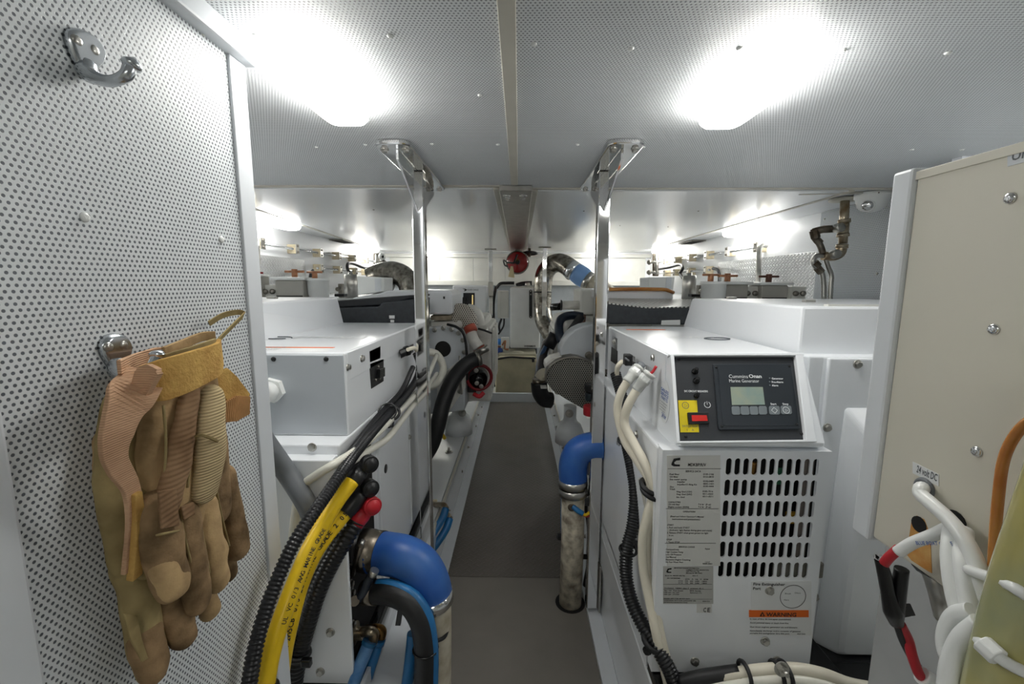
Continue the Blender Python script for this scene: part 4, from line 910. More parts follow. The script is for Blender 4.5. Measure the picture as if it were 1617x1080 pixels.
# sea water fittings and blue hoses
for k, (f0, hp, m, lab) in enumerate([((594, 1000, .745), [(584, 1012, .735), (576, 1032, .725), (564, 1062, .715), (553, 1110, .70)], blue_pale, 'pale scuffed blue hose with bronze elbow, lower left'),
                                     ((606, 996, .765), [(598, 1008, .758), (590, 1034, .75), (580, 1066, .74), (570, 1110, .73)], blue_hose, 'deep blue hose right behind the pale scuffed one')]):
    t = T('fuel_hose', PY(*f0), lab, 'hose')
    x, y, z = f0
    MB().tube(spline([PY(x - 26, y - 2, z + .02), PY(x - 12, y - 3, z), PY(x - 3, y + 1, z), PY(x - 6, y + 16, z - .005)], 6), .0095, 14).build('elbow_fitting', bronze if k == 0 else brass, t)
    MB().tube([PY(x - 8, y + 10, z - .003), PY(x - 10, y + 16, z - .006)], .0125, 6, True, None, False).build('fitting_nut', steel_dull, t)
    MB().tube(sp(hp, 8), .0125, 14).build('hose_body', m, t)
    q = PY(*hp[0]); MB().tube([q, q + (PY(*hp[1]) - q) * .35], .0142, 14).build('hose_collar', blue_hose, t)
t = T('pipe_flange', PY(560, 1005, .76), 'worn bronze flange on the dark recess of the left generator', 'fitting')
MB().lathe([(.022, 0), (.022, .005), (.012, .007), (.012, .02)], PX(558, 1000, -.325), (1, 0, 0), 20).build('flange', bronze, t)
for q in [(553, 922), (555, 936), (552, 888), (556, 986)]: fastener('bolt', PX(q[0], q[1], -.3255), (1, 0, 0), .0065, t, steel)
MB().tube([PX(556, 948, -.318), PX(560, 949, -.302)], .009, 12).build('pipe_stub', steel_dark, t)
MB().tube(spline([PX(566, 946, -.30), PX(576, 930, -.285), PX(584, 912, -.275), PX(590, 904, -.27)], 5), .008, 10).build('bent_pipe', M('blue black pipe', (24, 34, 48), .35, var=.2), t)
MB().tube([PX(588, 908, -.27), PX(592, 900, -.265)], .0085, 12).build('pipe_nut', steel, t)
ch = MB(); ch.box((-.292, .60, .225), (-.20, .95, .232)).box((-.292, .60, .232), (-.284, .95, .262)).box((-.206, .60, .19), (-.20, .95, .232)).build('trim_11', white_door, None, .0015)['kind'] = 'structure'
cable([(652, 1000, .735), (648, 1040, .73), (640, 1100, .725)], .011, 'fuel_hose', 'single blue hose half hidden left of the striped black hose', blue_hose, 'hose')
# blue hoses at the stringer beyond
t = T('hose_pair_fitting', PY(700, 800, 1.5), 'brass fittings on the left stringer with twin blue hoses', 'fitting')
for k, (dx, dy) in enumerate([(0, 0), (6, 16)]):
    MB().tube(spline([PY(686 + dx, 797 + dy, 1.52), PY(700 + dx, 797 + dy, 1.47), PY(705 + dx, 803 + dy, 1.45)], 5), .010, 12).build('elbow_fitting', bronze, t)
    MB().tube(sp([(704 + dx, 803 + dy, 1.45), (698 + dx, 820 + dy, 1.42), (684 + dx, 842 + dy, 1.38), (670, 868 + dy, 1.34)], 6), .0135, 12).build('blue_hose', blue_hose, t)
MB().box(PY(684, 788, 1.55), PY(690, 830, 1.53)).build('mount_block', tanpad, t, .002)

# ================================================================ right side: exhaust pipe and generator cables
er = T('exhaust_hose', PY(915, 715, 1.22), 'smaller blue silicone elbow feeding the cream pipe right of the aisle', 'hose')
MB().tube(sp([(950, 704, 1.22), (932, 705, 1.22), (914, 713, 1.22), (905, 732, 1.22), (905, 758, 1.22)], 10), .042, 24).build('elbow', blue, er)
for y in (756, 769): MB().tube([PY(905, y, 1.22), PY(905, y + 11, 1.22)], .0435, 28).build('hose_clamp', steel, er)
MB().box(PY(922, 770, 1.20), PY(928, 780, 1.17)).build('clamp_screw', steel_dull, er, .002)
pe = T('exhaust_pipe', PY(905, 940, 1.235), 'cracked cream exhaust pipe passing through the floor right of the aisle', 'pipe')
MB().tube([PY(905, 776, 1.222), PY(904, 860, 1.23), V((.168, 1.235, -.02))], .035, 22).build('pipe_body', M('cracked cream paint', (214, 206, 186), .5, var=.2, vscale=35, col2=(120, 110, 96), bump=.4, bscale=70), pe)
MB().lathe([(.012, 0), (.012, .006), (.007, .008)], PY(903, 800, 1.195), (-.15, -1, 0), 14).build('probe_boss', steel_dark, pe)
MB().tube(sp([(905, 800, 1.19), (912, 806, 1.18), (920, 811, 1.18)], 6), .008, 10).build('probe_lead', blue_hose, pe)
MB().tube(sp([(919, 810, 1.18), (925, 813, 1.18), (932, 808, 1.2)], 6), .0045, 8).build('probe_wire', yellow, pe)
MB().tube(sp([(919, 811, 1.185), (926, 815, 1.185), (931, 812, 1.2), (934, 805, 1.22)], 6), .004, 8).build('probe_wire', red, pe)
cable([(930, 735, 1.30), (945, 738, 1.30), (940, 742, 1.32)], .030, 'water_hose', 'short dark blue hose behind the right blue elbow', M('dark blue hose', (28, 60, 110), .4), 'hose')
cable([(925, 790, 1.27), (931, 830, 1.27), (932, 880, 1.25), (925, 925, 1.24)], .010, 'drain_hose', 'black hose beside the cracked cream pipe', rubber, 'hose')
cable([(889, 780, 1.27), (888, 820, 1.28), (889, 850, 1.28)], .006, 'drain_hose', 'thin blue line at the left of the cracked cream pipe', blue_hose, 'hose')
tag(MB().sphere(PY(885, 848, 1.27), .013, 12, (1, 1, .8)).box(PY(880, 842, 1.27), PY(890, 852, 1.25)).build('hose_end_cap', black), 'black cap at the left of the cracked cream pipe', 'cap')
t = T('wire_connector', PY(926, 795, 1.26), 'grey connector with dark leads beside the right clamp', 'connector')
MB().box(PY(918, 785, 1.26), PY(932, 800, 1.23)).build('connector_body', greypipe, t, .003); MB().box(PY(921, 772, 1.26), PY(934, 784, 1.24)).build('connector_head', black, t, .003)
MB().box(PY(914, 874, 1.25), PY(930, 884, 1.23)).build('clip_block', black, t, .003)
cable([(972, 590, 1.04), (985, 640, .99), (988, 690, .95), (997, 735, .90), (1003, 780, .86), (999, 830, .83), (990, 868, .81), (989, 910, .79), (998, 950, .76), (1014, 985, .73), (1036, 1020, .70), (1058, 1060, .68), (1072, 1100, .67)], .0135, 'corrugated_conduit', 'black corrugated conduit hanging down the right generator flank', conduit_m, 'conduit', corr=.0056)
W1 = [(992, 600, .86), (980, 622, .86), (975, 650, .86), (985, 692, .84), (1003, 722, .81), (1022, 752, .78), (1030, 782, .76), (1022, 815, .75), (1015, 850, .745), (1016, 900, .74), (1026, 950, .72), (1036, 1000, .70), (1050, 1060, .69), (1060, 1100, .685)]
W2 = [(1008, 612, .83), (992, 640, .83), (986, 668, .83), (1000, 698, .81), (1018, 732, .78), (1031, 764, .76), (1034, 786, .755), (1024, 820, .752), (1020, 860, .75), (1024, 905, .745), (1035, 960, .72), (1044, 1010, .70), (1058, 1060, .69), (1070, 1100, .685)]
for k, (W, lab, gx_, gy_, Yg) in enumerate([(W1, 'white cable with grey gland, left of the two on the right generator', 1000, 588, .83), (W2, 'white cable with open gland showing red wire on the right generator', 1016, 598, .80)]):
    t = T('generator_cable', PY(*W[0]), lab, 'cable', 'white generator cables')
    MB().tube(sp(W, 10), .0085 if k == 0 else .009, 14).build('cable_jacket', whitecable2, t)
    a = PY(*W[0]); d = (PX(gx_ + 22, gy_ - 22, .27) - a); d.normalize(); q = a + d * .005
    g = MB(); g.lathe([(.009, -.012), (.0105, -.008), (.0105, .008), (.012, .009), (.012, .018), (.0105, .019), (.0105, .026), (.0125, .027), (.0125, .032), (.009, .033)], q, d, 18); g.build('gland', M('light grey nylon %d' % k, (206, 208, 204), .4), t)
    MB().tube([q + d * .014, q + d * .024], .0132, 6, True, None, False).build('gland_nut', pvc, t)
    if k: MB().tube(spline([q + d * .03, q + d * .04 + V((0, 0, -.003)), q + d * .05], 4), .003, 8).build('red_wire', red, t)
    else: MB().tube([q + d * .03, q + d * .044], .008, 10).build('thread', greypipe, t)
cable([(1012, 755, .80), (1022, 800, .79), (1030, 850, .78), (1027, 900, .77), (1038, 970, .74), (1046, 1040, .71), (1052, 1100, .70)], .006, 'generator_cable', 'thin grey lead behind the white cables on the right generator', M('pale grey jacket', (186, 184, 176), .4), 'cable')
for q, lab, r in [((1029, 768, .765), 'upper black clip around the white cables on the right', .020), ((1031, 776, .76), 'lower black clip around the white cables on the right', .021)]:
    tag(MB().torus(PY(*q), (.25, -.3, 1), r, .0045, 22, 8).build('cable_clip', rubber), lab, 'clip')
t = T('cable_clip', PY(1000, 868, .81), 'black tie joining conduit and white cables halfway down', 'clip'); MB().torus(PY(992, 868, .81), (0, -.2, 1), .0165, .003, 20, 6).build('tie_band', black, t); MB().box(PY(1001, 862, .79), PY(1020, 868, .76)).build('tie_tail', black, t, .001)
tag(MB().torus(PY(988, 697, .945), (0.2, -.3, 1), .017, .0035, 20, 6).build('cable_tie', black), 'black tie at the top of the right conduit', 'cable tie')
t = T('cable_clip', PY(1030, 1020, .70), 'black saddle clip at the bottom of the right conduit', 'clip'); MB().torus(PY(1030, 1014, .705), (.5, -.2, 1), .0175, .005, 20, 8).build('clip_band', rubber, t); fastener('bolt', PY(1022, 1027, .695), (-.6, -1, 0), .006, t, black)
# box connector on the flank
t = T('wire_plug', PX(985, 566, .25), 'black plug with grey face on the right generator flank', 'plug')
MB().box(PX(984, 558, .245), PX(999, 578, .262)).build('plug_body', black, t, .002); MB().box(PX(986, 564, .243), PX(994, 571, .246)).build('plug_face', greypipe, t, .001)
cable([(984, 570, 1.02), (976, 578, 1.02), (974, 592, 1.03), (976, 610, 1.02)], .006, 'plug_lead', 'white lead curling under the grey faced plug', whitecable2, 'wire')
# hoses along the drip tray
WH = [(1110, 1072, .66), (1150, 1066, .65), (1200, 1058, .645), (1255, 1056, .645), (1300, 1064, .65), (1345, 1080, .66), (1400, 1090, .67)]
t = T('drain_hose', PY(*WH[2]), 'white ribbed hose along the front edge of the right drip tray', 'hose')
MB().tube(sp(WH, 8), .0095, 14).build('hose_body', whitecable2, t)
MB().tube(sp([(a, b + 17, c - .01) for a, b, c in WH], 8), .0085, 14).build('hose_body', whitecable, t)
MB().tube(sp([(1075, 1078, .67), (1110, 1070, .66), (1168, 1062, .65)], 6), .0125, 14).build('hose_sleeve', rubber, t)
for x in (1176, 1227, 1240): q = PY(x, 1066, .642); MB().torus(q, (1, .05, .05), .020, .0035, 20, 8).build('hose_band', rubber, t)
fastener('nut', PY(1234, 1056, .625), (0, -1, .2), .008, t, steel)

# ================================================================ cream cabinet at the right and the tubes before it
XC = 0.38
cb = T('electrical_cabinet', (XC, .40, .73), 'cream steel cabinet with 24 volt cable entry close at the right edge', 'cabinet')
MB().box((XC, .20, .733), (.62, .432, 1.108)).build('cabinet_body', cream, cb, 0.003)
MB().box((XC - .004, .432, .728), (.63, .455, 1.112)).build('cabinet_door', white_door, cb, 0.003)
MB().box((XC - .0012, .20, 1.100), (XC, .432, 1.108)).build('edge_lip', cream, cb, .0005)
for q in [(1596, 313), (1570, 520), (1543, 713)]: fastener('screw', PX(q[0], q[1], XC), (-1, 0, 0), 0.0046, cb, chrome, 'panel_screw')
CBP = lambda x, y, o=0.0: PX(x, y, XC - o)
lb = MB().prism([CBP(1442, 729), CBP(1483, 749), CBP(1483, 768), CBP(1442, 747)], (-.0006, 0, 0)).build('voltage_label', paper_w, cb)
mb = MB(); a, b = CBP(1447, 745, .0008), CBP(1479, 761, .0008); letters(mb, '24 volt DC', a, (0, -1, 0), (0, 0, 1), .0095, 'l', True, 1, abs(a.y - b.y)); mb.build('lettering', ink_grey, lb)
l2 = MB().prism([CBP(1592, 240), CBP(1640, 228), CBP(1640, 250), CBP(1592, 263)], (-.0006, 0, 0)).build('unit_label', M('pale label', (204, 208, 212), .4, var=.02), cb)
mb = MB(); letters(mb, 'Unit 1', CBP(1597, 254, .0008), (0, -1, 0), (0, 0, 1), .0095, 'l', True); mb.build('lettering', ink_grey, l2)
p = CBP(1461, 771); MB().torus(p + V((-.001, 0, 0)), (1, 0, 0), .0078, .0022, 24, 8).build('grommet', greypipe, cb)
MB().lathe([(.007, 0), (.007, .001)], p, (-1, 0, 0), 16).build('entry_hole', darkgap, cb)
p = CBP(1452, 828); MB().lathe([(.0075, 0), (.0075, .001)], p, (-1, 0, 0), 16).build('bolt_hole', darkgap, cb)
MB().prism([CBP(1440, 822), CBP(1448, 814), CBP(1460, 820), CBP(1466, 836), CBP(1470, 860), CBP(1472, 905), CBP(1466, 902), CBP(1440, 885), CBP(1432, 875)], (-.0004, 0, 0)).build('rust_streak', rust, cb)
p = CBP(1508, 824); MB().lathe([(.010, 0), (.010, .0012)], p, (-1, 0, 0), 16).build('bolt_hole', darkgap, cb)
wc_ = T('power_cable', CBP(1459, 768), 'thick white cable leaving the grommet under the 24 volt label', 'cable')
MB().tube(spline([CBP(1462, 771, -.01), CBP(1455, 771, .010), CBP(1455, 781, .015), CBP(1468, 793, .018), CBP(1498, 820, .020), CBP(1522, 850, .022), CBP(1540, 885, .024), CBP(1553, 925, .026), CBP(1560, 960, .026)], 8), .0058, 14).build('cable_jacket', pvc, wc_)
t = T('power_cable', CBP(1507, 826), 'white two core cable stripped to a red wire below the rust streak', 'cable')
MB().tube(spline([CBP(1512, 824, -.004), CBP(1500, 832, .012), CBP(1470, 846, .016), CBP(1440, 858, .02), CBP(1418, 872, .024)], 8), .0050, 14, True, None).build('cable_jacket', pvc, t)
MB().tube(spline([CBP(1420, 866, .022), CBP(1404, 880, .026), CBP(1396, 890, .027)], 6), .0042, 10).build('red_wire', red, t)
mb = MB(); letters(mb, 'BLUE BOAT CABLE', CBP(1447, 860, .026), (0, -1, .62), (0, .55, 1), .0042, 'l', True); mb.build('jacket_print', ink_blue, t)
t = T('taped_splice', CBP(1405, 930, .03), 'black taped wire splice hanging over the white tank cover', 'splice')
Yt = .40
MB().tube(sp([(1388, 880, Yt), (1396, 905, Yt), (1402, 935, Yt), (1410, 965, Yt), (1416, 985, Yt)], 6), vals([.0045, .0060, .0062, .0085, .006], 25), 12).build('tape_wrap', tape, t)
MB().tube(sp([(1424, 898, Yt), (1420, 925, Yt), (1416, 955, Yt), (1416, 975, Yt)], 6), vals([.0060, .0065, .0070, .006], 19), 12).build('tape_wrap', tape, t)
MB().prism([PY(1422, 955, Yt), PY(1438, 954, Yt), (PY(1446, 972, Yt)), PY(1424, 976, Yt)], (0, .0012, 0)).prism([PY(1384, 876, Yt), PY(1394, 884, Yt), PY(1392, 898, Yt), PY(1385, 892, Yt)], (0, .0015, 0)).build('tape_tail', tape, t)
MB().tube(sp([(1416, 980, Yt), (1426, 1010, Yt), (1440, 1038, .398), (1452, 1058, .395), (1456, 1066, .39)], 6), .0040, 10).build('black_lead', rubber, t)
MB().tube(sp([(1421, 984, Yt), (1434, 1010, .398), (1440, 1034, .392), (1450, 1062, .388), (1456, 1070, .388)], 6), .0046, 10).build('red_lead', red, t)
MB().tube(sp([(1455, 1066, .388), (1475, 1080, .385), (1500, 1100, .38)], 6), .0085, 12).build('white_sheath', pvc, t)
t = T('wire_loom', PY(1520, 950, .33), 'loose bundle of white cables tied to the yellowed tube', 'cable')
for pts, r in [([(1508, 826, .386), (1503, 842, .364), (1500, 880, .354), (1506, 930, .348), (1520, 985, .344), (1535, 1040, .340), (1540, 1110, .336)], .0062),
               ([(1522, 838, .372), (1521, 880, .356), (1531, 950, .347), (1544, 1010, .342), (1549, 1110, .336)], .0064),
               ([(1536, 965, .340), (1508, 972, .338), (1494, 1000, .336), (1495, 1030, .334), (1510, 1060, .332), (1520, 1110, .330)], .0058),
               ([(1552, 985, .334), (1522, 1010, .330), (1504, 1050, .326), (1496, 1110, .322)], .0072)]:
    MB().tube(spline([PX(*q) for q in pts], 8), r, 14).build('cable_jacket', pvc, t)
t = T('clear_tube', PY(1570, 900, .28), 'thick yellowed translucent tube leaning through the lower right corner', 'tube')
MB().tube(spline([PX(a, b, .338) for a, b in [(1760, 560), (1716, 690), (1674, 800), (1630, 920), (1600, 1020), (1572, 1130)]], 8), .0195, 24).build('tube_wall', clearhose, t)
MB().tube(sp([(1760, 690, .300), (1720, 860, .295), (1692, 980, .29), (1664, 1110, .285)], 8), .022, 20).build('tube_wall', M('brown tinted hose', (176, 148, 104), .25, coat=.4, var=.2, vscale=10), t)
t = T('fuel_hose', PY(1572, 800, .33), 'thin amber hose arching down in front of the cream cabinet', 'hose')
MB().tube(spline([PX(a, b, .362) for a, b in [(1660, 650), (1624, 666), (1600, 692), (1584, 730), (1576, 790), (1571, 850), (1568, 920)]], 8), .0034, 16).build('hose_body', amber, t)
for pts, lab in [([(1530, 900, .31), (1590, 922, .262), (1622, 940, .252), (1670, 956, .250)], 'upper white tie wrapped around the yellowed tube'),
                 ([(1522, 985, .325), (1555, 1020, .264), (1596, 1050, .251), (1656, 1078, .249)], 'lower white tie with a knot around the yellowed tube')]:
    t = T('cable_tie', PY(*pts[1]), lab, 'cable tie'); MB().tube(sp(pts, 8), .0038, 10).build('tie_band', pvc, t)
    if 'lower' in lab: MB().tube([PY(1550, 1014, .263), PY(1578, 1040, .253)], .0066, 8, True, None, False).build('tie_head', pvc, t, .001)
t = T('pipe_coupling', PY(1484, 905, .46), 'dark coupling with a clear elbow partly hidden behind the white cables', 'fitting')
MB().tube([PY(1468, 880, .47), PY(1492, 890, .45)], .022, 18).build('coupling_body', black_gloss, t)
MB().tube(sp([(1480, 905, .46), (1490, 935, .45), (1500, 975, .45)], 6), .014, 16).build('clear_elbow', steel, t)
tag(MB().box((.55, .44, .30), (.64, .60, .68)).build('grey_casing', M('grey sheet metal', (168, 170, 170), .4)), 'plain grey casing low behind the white cables at the right', 'casing')

# ================================================================ hull-side pipework, both sides
def clamp_run(X, sx, ups, lows, side):
    n = V((-sx, 0, 0))
    for nm, ys, z, y1 in (('upper', ups, 1.20, 4.05), ('lower', lows, 1.10, 4.0)):
        t = T('pipe_run', (X, sum(ys) / len(ys), z), '%s steel pipe in cream clamp blocks along the %s hull' % (nm, side), 'pipe')
        MB().tube([(X - sx * .035, ys[0] - (.03 if nm == 'lower' else .06), z), (X - sx * .035, y1, z)], .0075, 12).build('pipe', chrome, t)
        for y in ys:
            b = MB().box((X, y - .016, z - .026), (X - sx * .052, y + .016, z + .026)).build('clamp_block', tanpad, t, .003)
            MB().box((X - sx * .052, y - .018, z - .028), (X - sx * .056, y + .018, z + .028)).build('clamp_plate', steel, b, .001)
            for dz in (-.017, .017): fastener('bolt', (X - sx * .056, y + .0, z + dz), n, .005, t, steel_dull)
clamp_run(XL, -1, [2.186, 2.525, 2.835, 3.127, 3.416, 3.70], [2.829, 3.132, 3.43, 3.692], 'left')
clamp_run(XR, 1, [2.339, 2.66, 2.953, 3.245, 3.524, 3.779], [2.949, 3.244, 3.53, 3.767], 'right')
def bent(pts, lab): 
    t = T('vent_tube', pts[-1], lab, 'tube'); MB().tube(spline(pts, 8), .0125, 14).build('tube_body', steel, t); MB().torus(pts[-1], (0, 0, 1), .013, .005, 16, 6).build('tube_clip', steel_dull, t)
bent([PX(401, 381, -1.30), PX(404, 381, -1.27), PX(406, 392, -1.25), PX(406, 430, -1.25), PX(407, 468, -1.25)], 'bent steel tube rising to the first clamp block on the left')
bent([PX(1210, 388, 1.28), PX(1204, 386, 1.25), PX(1199, 394, 1.23), PX(1198, 430, 1.22), PX(1197, 470, 1.22)], 'bent steel tube rising to the first clamp block on the right')
def hose_loop(pts, lab, r=.009): tag(MB().tube(spline(pts, 8), r, 10).build('black_hose', rubber), lab, 'hose')
hose_loop([PX(494, 427, -1.29), PX(491, 432, -1.27), PX(489, 445, -1.26)], 'short black hose dropping from the first lower clamp on the left')
hose_loop([PX(1126, 424, 1.26), PX(1133, 426, 1.25), PX(1136, 434, 1.24), PX(1136, 446, 1.23)], 'short black hose dropping from the first lower clamp on the right')
hose_loop([PX(556, 436, -1.2), PX(549, 425, -1.22), PX(550, 416, -1.24), PX(560, 417, -1.26), PX(575, 423, -1.28), PX(590, 423, -1.28)], 'black hose arching from the shiny left cylinder to the corner', .011)
hose_loop([PX(1041, 425, 1.25), PX(1058, 422, 1.25), PX(1074, 418, 1.25), PX(1078, 424, 1.2), PX(1074, 432, 1.2), PX(1079, 440, 1.18)], 'black hose arching from the shiny right cylinder to the corner', .011)
# filter housings: grey square box, white round canister, copper T handles
def square_filter(x0, x1, y, z0, z1, lab, hm):
    t = T('strainer_box', ((x0 + x1) / 2, y, z0), lab, 'filter'); d = x1 - x0
    MB().box((x0, y, z0), (x1, y + d, z1 - .012)).build('housing', blockgrey, t, .004)
    MB().box((x0 - .015, y - .012, z1 - .012), (x1 + .015, y + d + .012, z1)).build('lid', pvc, t, .003)
    MB().box((x0 + .003, y - .003, z0 + .012), (x1 - .003, y, z0 + .016)).build('housing_seam', darkgap, t)
    c = V(((x0 + x1) / 2, y + .05, z1)); MB().cyl(c, c + V((0, 0, .034)), .012, None, 12).build('handle_post', hm, t); MB().tube([c + V((-.04, 0, .024)), c + V((.04, 0, .024))], .005, 10).build('handle_bar', hm, t)
def round_filter(x, r, y, z0, z1, lab, hm):
    t = T('filter_canister', (x, y, z0), lab, 'filter')
    MB().lathe([(r * .92, 0), (r * .92, (z1 - z0) * .2), (r, (z1 - z0) * .22), (r, z1 - z0 - .012), (r * 1.1, z1 - z0 - .010), (r * 1.1, z1 - z0), (0.001, z1 - z0)], (x, y, z0), (0, 0, 1), 28).build('canister', pvc, t)
    c = V((x - r * .3, y, z1)); MB().cyl(c, c + V((0, 0, .03)), .011, None, 12).build('handle_post', hm, t); MB().tube([c + V((-.032, 0, .026)), c + V((.032, 0, .026))], .0045, 10).build('handle_bar', hm, t)
square_filter(-1.0, -.885, 1.75, .935, 1.026, 'grey strainer box with white lid and copper handle, left side', copper)
round_filter(-.845, .043, 1.80, .935, 1.022, 'white round canister beside the grey strainer on the left', copper)
square_filter(.80, .925, 1.75, .935, 1.014, 'grey strainer box behind the white canister on the right', copper)
round_filter(.772, .046, 1.72, .935, 1.014, 'white round canister at the end of the right filter row', copper)
square_filter(.985, 1.09, 1.76, .935, 1.012, 'grey strainer box with rusty brown handle, right of the bent tube', M('rusted brown handle', (96, 58, 44), .5, var=.3))
for x, y, lab in [(-1.03, 1.78, 'pale valve manifold between gauge box and strainer on the left'), (.955, 1.80, 'pale valve manifold between the two right strainers'), (1.15, 1.80, 'pale valve manifold right of the rusty handle strainer')]:
    t = T('valve_block', (x, y, .935), lab, 'valve'); MB().box((x - .03, y - .015, .935), (x + .03, y + .015, .995)).build('block', offwhite, t, .003)
    for k in (-.017, .013): MB().lathe([(.008, 0), (.011, .006), (.011, .012), (.004, .016)], (x + k, y - .015, .967), (0, -1, 0), 12).build('valve_knob', steel_dull, t)
t = T('gauge_box', (-1.10, 1.74, .935), 'grey box with green sight glass at the left frame edge', 'box')
MB().box((-1.115, 1.74, .935), (-1.052, 1.80, 1.028)).build('box_body', blockgrey, t, .003); MB().box((-1.107, 1.737, .985), (-1.066, 1.742, 1.012)).build('sight_glass', M('green sight glass', (104, 122, 84), .2), t); MB().box((-1.115, 1.735, 1.03), (-1.055, 1.81, 1.036)).build('lid', pvc, t, .002)
MB().box((-1.10, 1.78, 1.040), (-1.075, 1.80, 1.048)).build('red_tag', red_ext, t)
# shiny cylinders, white boxes, small black caps
for x, lab, bx in [(-.785, 'shiny steel cylinder left of the white box on the left engine side', 0), (.785, 'shiny steel cylinder right of the white box on the right engine side', 0)]:
    t = T('steel_cylinder', (x, 2.0, .92), lab, 'cylinder')
    MB().lathe([(.030, 0), (.030, .115), (.027, .118), (.010, .119), (.010, .13)], (x, 2.0, .925), (0, 0, 1), 24).build('cylinder_body', steel, t)
    s = -1 if x < 0 else 1
    MB().box((x + s * .045, 2.0, .935), (x + s * .062, 2.03, 1.0)).build('mount_bracket', steel_dull, t, .002)
    MB().tube([(x + s * .052, 1.99, .975), (x + s * .052, 1.97, .975)], .010, 10).build('valve_knob', steel_dull, t)
for pts, lab in [([(528, 468.5), (543, 468.5), (543, 464), (528, 464)], 'flat black rubber block lying on the left side deck'), ([(1092, 469), (1106, 469), (1106, 464.5), (1092, 464.5)], 'flat black rubber block lying on the right side deck')]:
    q = [PY(a, b, 1.9) for a, b in pts]; tag(MB().prism(q, (0, .04, 0)).build('rubber_block', black, None, .002), lab, 'block')
def wbox(q, Y, d, lab):
    p = [PY(a, b, Y) for a, b in q]; t = T('junction_box', p[0], lab, 'box'); MB().prism(p, (0, d, 0)).build('box_body', pvc, t, .004)
    c = sum(p, V()) / len(p); w_ = abs(p[1].x - p[0].x); MB().box((c.x + w_ * .18, Y - .004, c.z - .03), (c.x + w_ * .4, Y, c.z + .035)).build('box_cover', white_door, t, .001)
wbox([(562, 466), (606, 460), (606, 438), (563, 436)], 2.2, .16, 'bright white box between shiny cylinder and foil lagged pipe, left')
wbox([(1024, 458), (1063, 462), (1066, 437), (1024, 438)], 2.2, .16, 'bright white box left of the shiny cylinder on the right')
# black intake silencers behind the generators
t = T('air_intake_box', (-.50, 1.6, .88), 'black moulded intake box behind the left generator', 'box')
q = [PY(a, b, 1.50) for a, b in [(534, 512), (656, 512), (656, 472), (604, 477), (597, 484), (528, 486)]]
MB().prism(q, (0, .25, 0)).build('box_body', charcoal, t, .006)
MB().prism([PY(a, b, 1.52) for a, b in [(528, 486), (600, 482), (656, 470), (656, 466), (528, 475)]], (0, .25, 0)).build('upper_shroud', M('black shroud', (30, 34, 38), .6), t, .004)
MB().box(PY(615, 498, 1.498), PY(623, 503, 1.494)).build('paper_tag', paper_w, t); MB().box(PY(617, 505, 1.498), PY(622, 509, 1.494)).build('paper_tag', paper_w, t)
t = T('air_intake_box', (.45, 1.6, .88), 'black intake box with silver mesh top behind the right generator', 'box')
q = [PY(a, b, 1.50) for a, b in [(961, 512), (1083, 513), (1090, 486), (1022, 487), (961, 480)]]
MB().prism(q, (0, .3, 0)).build('box_body', charcoal, t, .006)
MB().prism([PY(961, 480, 1.50), PY(1022, 487, 1.50), PY(1090, 486, 1.50), PY(1092, 474, 1.85), PY(961, 472, 1.85)], (0, 0, .004)).build('mesh_top', mesh_top, t)
q = [PY(a, b, 1.47) for a, b in [(1044, 513), (1074, 513), (1074, 505), (1045, 506)]]; tag(MB().prism(q, (0, .002, 0)).build('paper_tag', paper_w), 'small printed paper tag standing against the right intake box', 'tag')
# engine top decks seen above the intake boxes
t = T('engine_cover', (-.45, 1.9, .95), 'glossy white engine cover behind the left intake box', 'cover')
MB().prism([PY(a, b, 1.86) for a, b in [(553, 476), (660, 469), (660, 459), (612, 459), (600, 463), (557, 470)]], (0, .5, 0)).build('cover_shell', white, t, .01)
t = T('engine_cover', (.45, 1.9, .95), 'glossy white engine cover behind the right mesh topped box', 'cover')
MB().prism([PY(a, b, 1.90) for a, b in [(958, 476), (1064, 474), (1064, 461), (1050, 458), (958, 457)]], (0, .6, 0)).build('cover_shell', white, t, .01)
cable([(962, 457, 1.88), (1000, 456.5, 1.88), (1045, 457, 1.88), (1056, 459, 1.88), (1063, 462, 1.90)], .008, 'fuel_hose', 'orange brown hose lying along the right engine cover', amber, 'hose')
# manifold of valves at the right, dome camera
t = T('pipe_manifold', PY(1330, 330, 1.62), 'corroded steel pipe manifold with two valves hanging from the right ceiling', 'pipe')
Ym = 1.62
MB().lathe([(.050, 0), (.050, .006), (.030, .008)], V((PY(1334, 318, Ym).x, Ym, CZ)), (0, 0, -1), 24).build('ceiling_flange', trimcream, t)
MB().tube([V((PY(1334, 318, Ym).x, Ym, CZ)), PY(1333, 345, Ym), PY(1331, 385, Ym)], .0145, 16).build('riser_pipe', bronze, t)
for a, b, r in [((1333, 346), (1333, 352), .020), ((1332, 352), (1331, 369), .018), ((1331, 369), (1331, 374), .020), ((1330, 386), (1329, 392), .020)]: MB().tube([PY(*a, Ym), PY(*b, Ym)], r, 16).build('pipe_union', bronze, t)
MB().tube(sp([(1329, 390, Ym), (1328, 398, Ym), (1322, 403, Ym), (1313, 405, Ym), (1300, 404, Ym)], 6), .0165, 16).build('elbow', bronze, t)
MB().tube([PY(1324, 361, Ym), PY(1300, 362, Ym), PY(1285, 366, Ym)], .0135, 14).build('branch_pipe', steel_dark, t)
for x, y in [(1317, 361), (1311, 402)]: MB().lathe([(.010, 0), (.016, .01), (.016, .035), (.014, .038), (.001, .038)], PY(x, y, Ym), (0, -1, 0), 20).build('valve_cap', steel, t)
MB().tube(sp([(1285, 362, Ym), (1286, 375, Ym), (1292, 382, Ym), (1297, 392, Ym), (1299, 400, Ym)], 6), .011, 12).build('elbow', steel_dark, t)
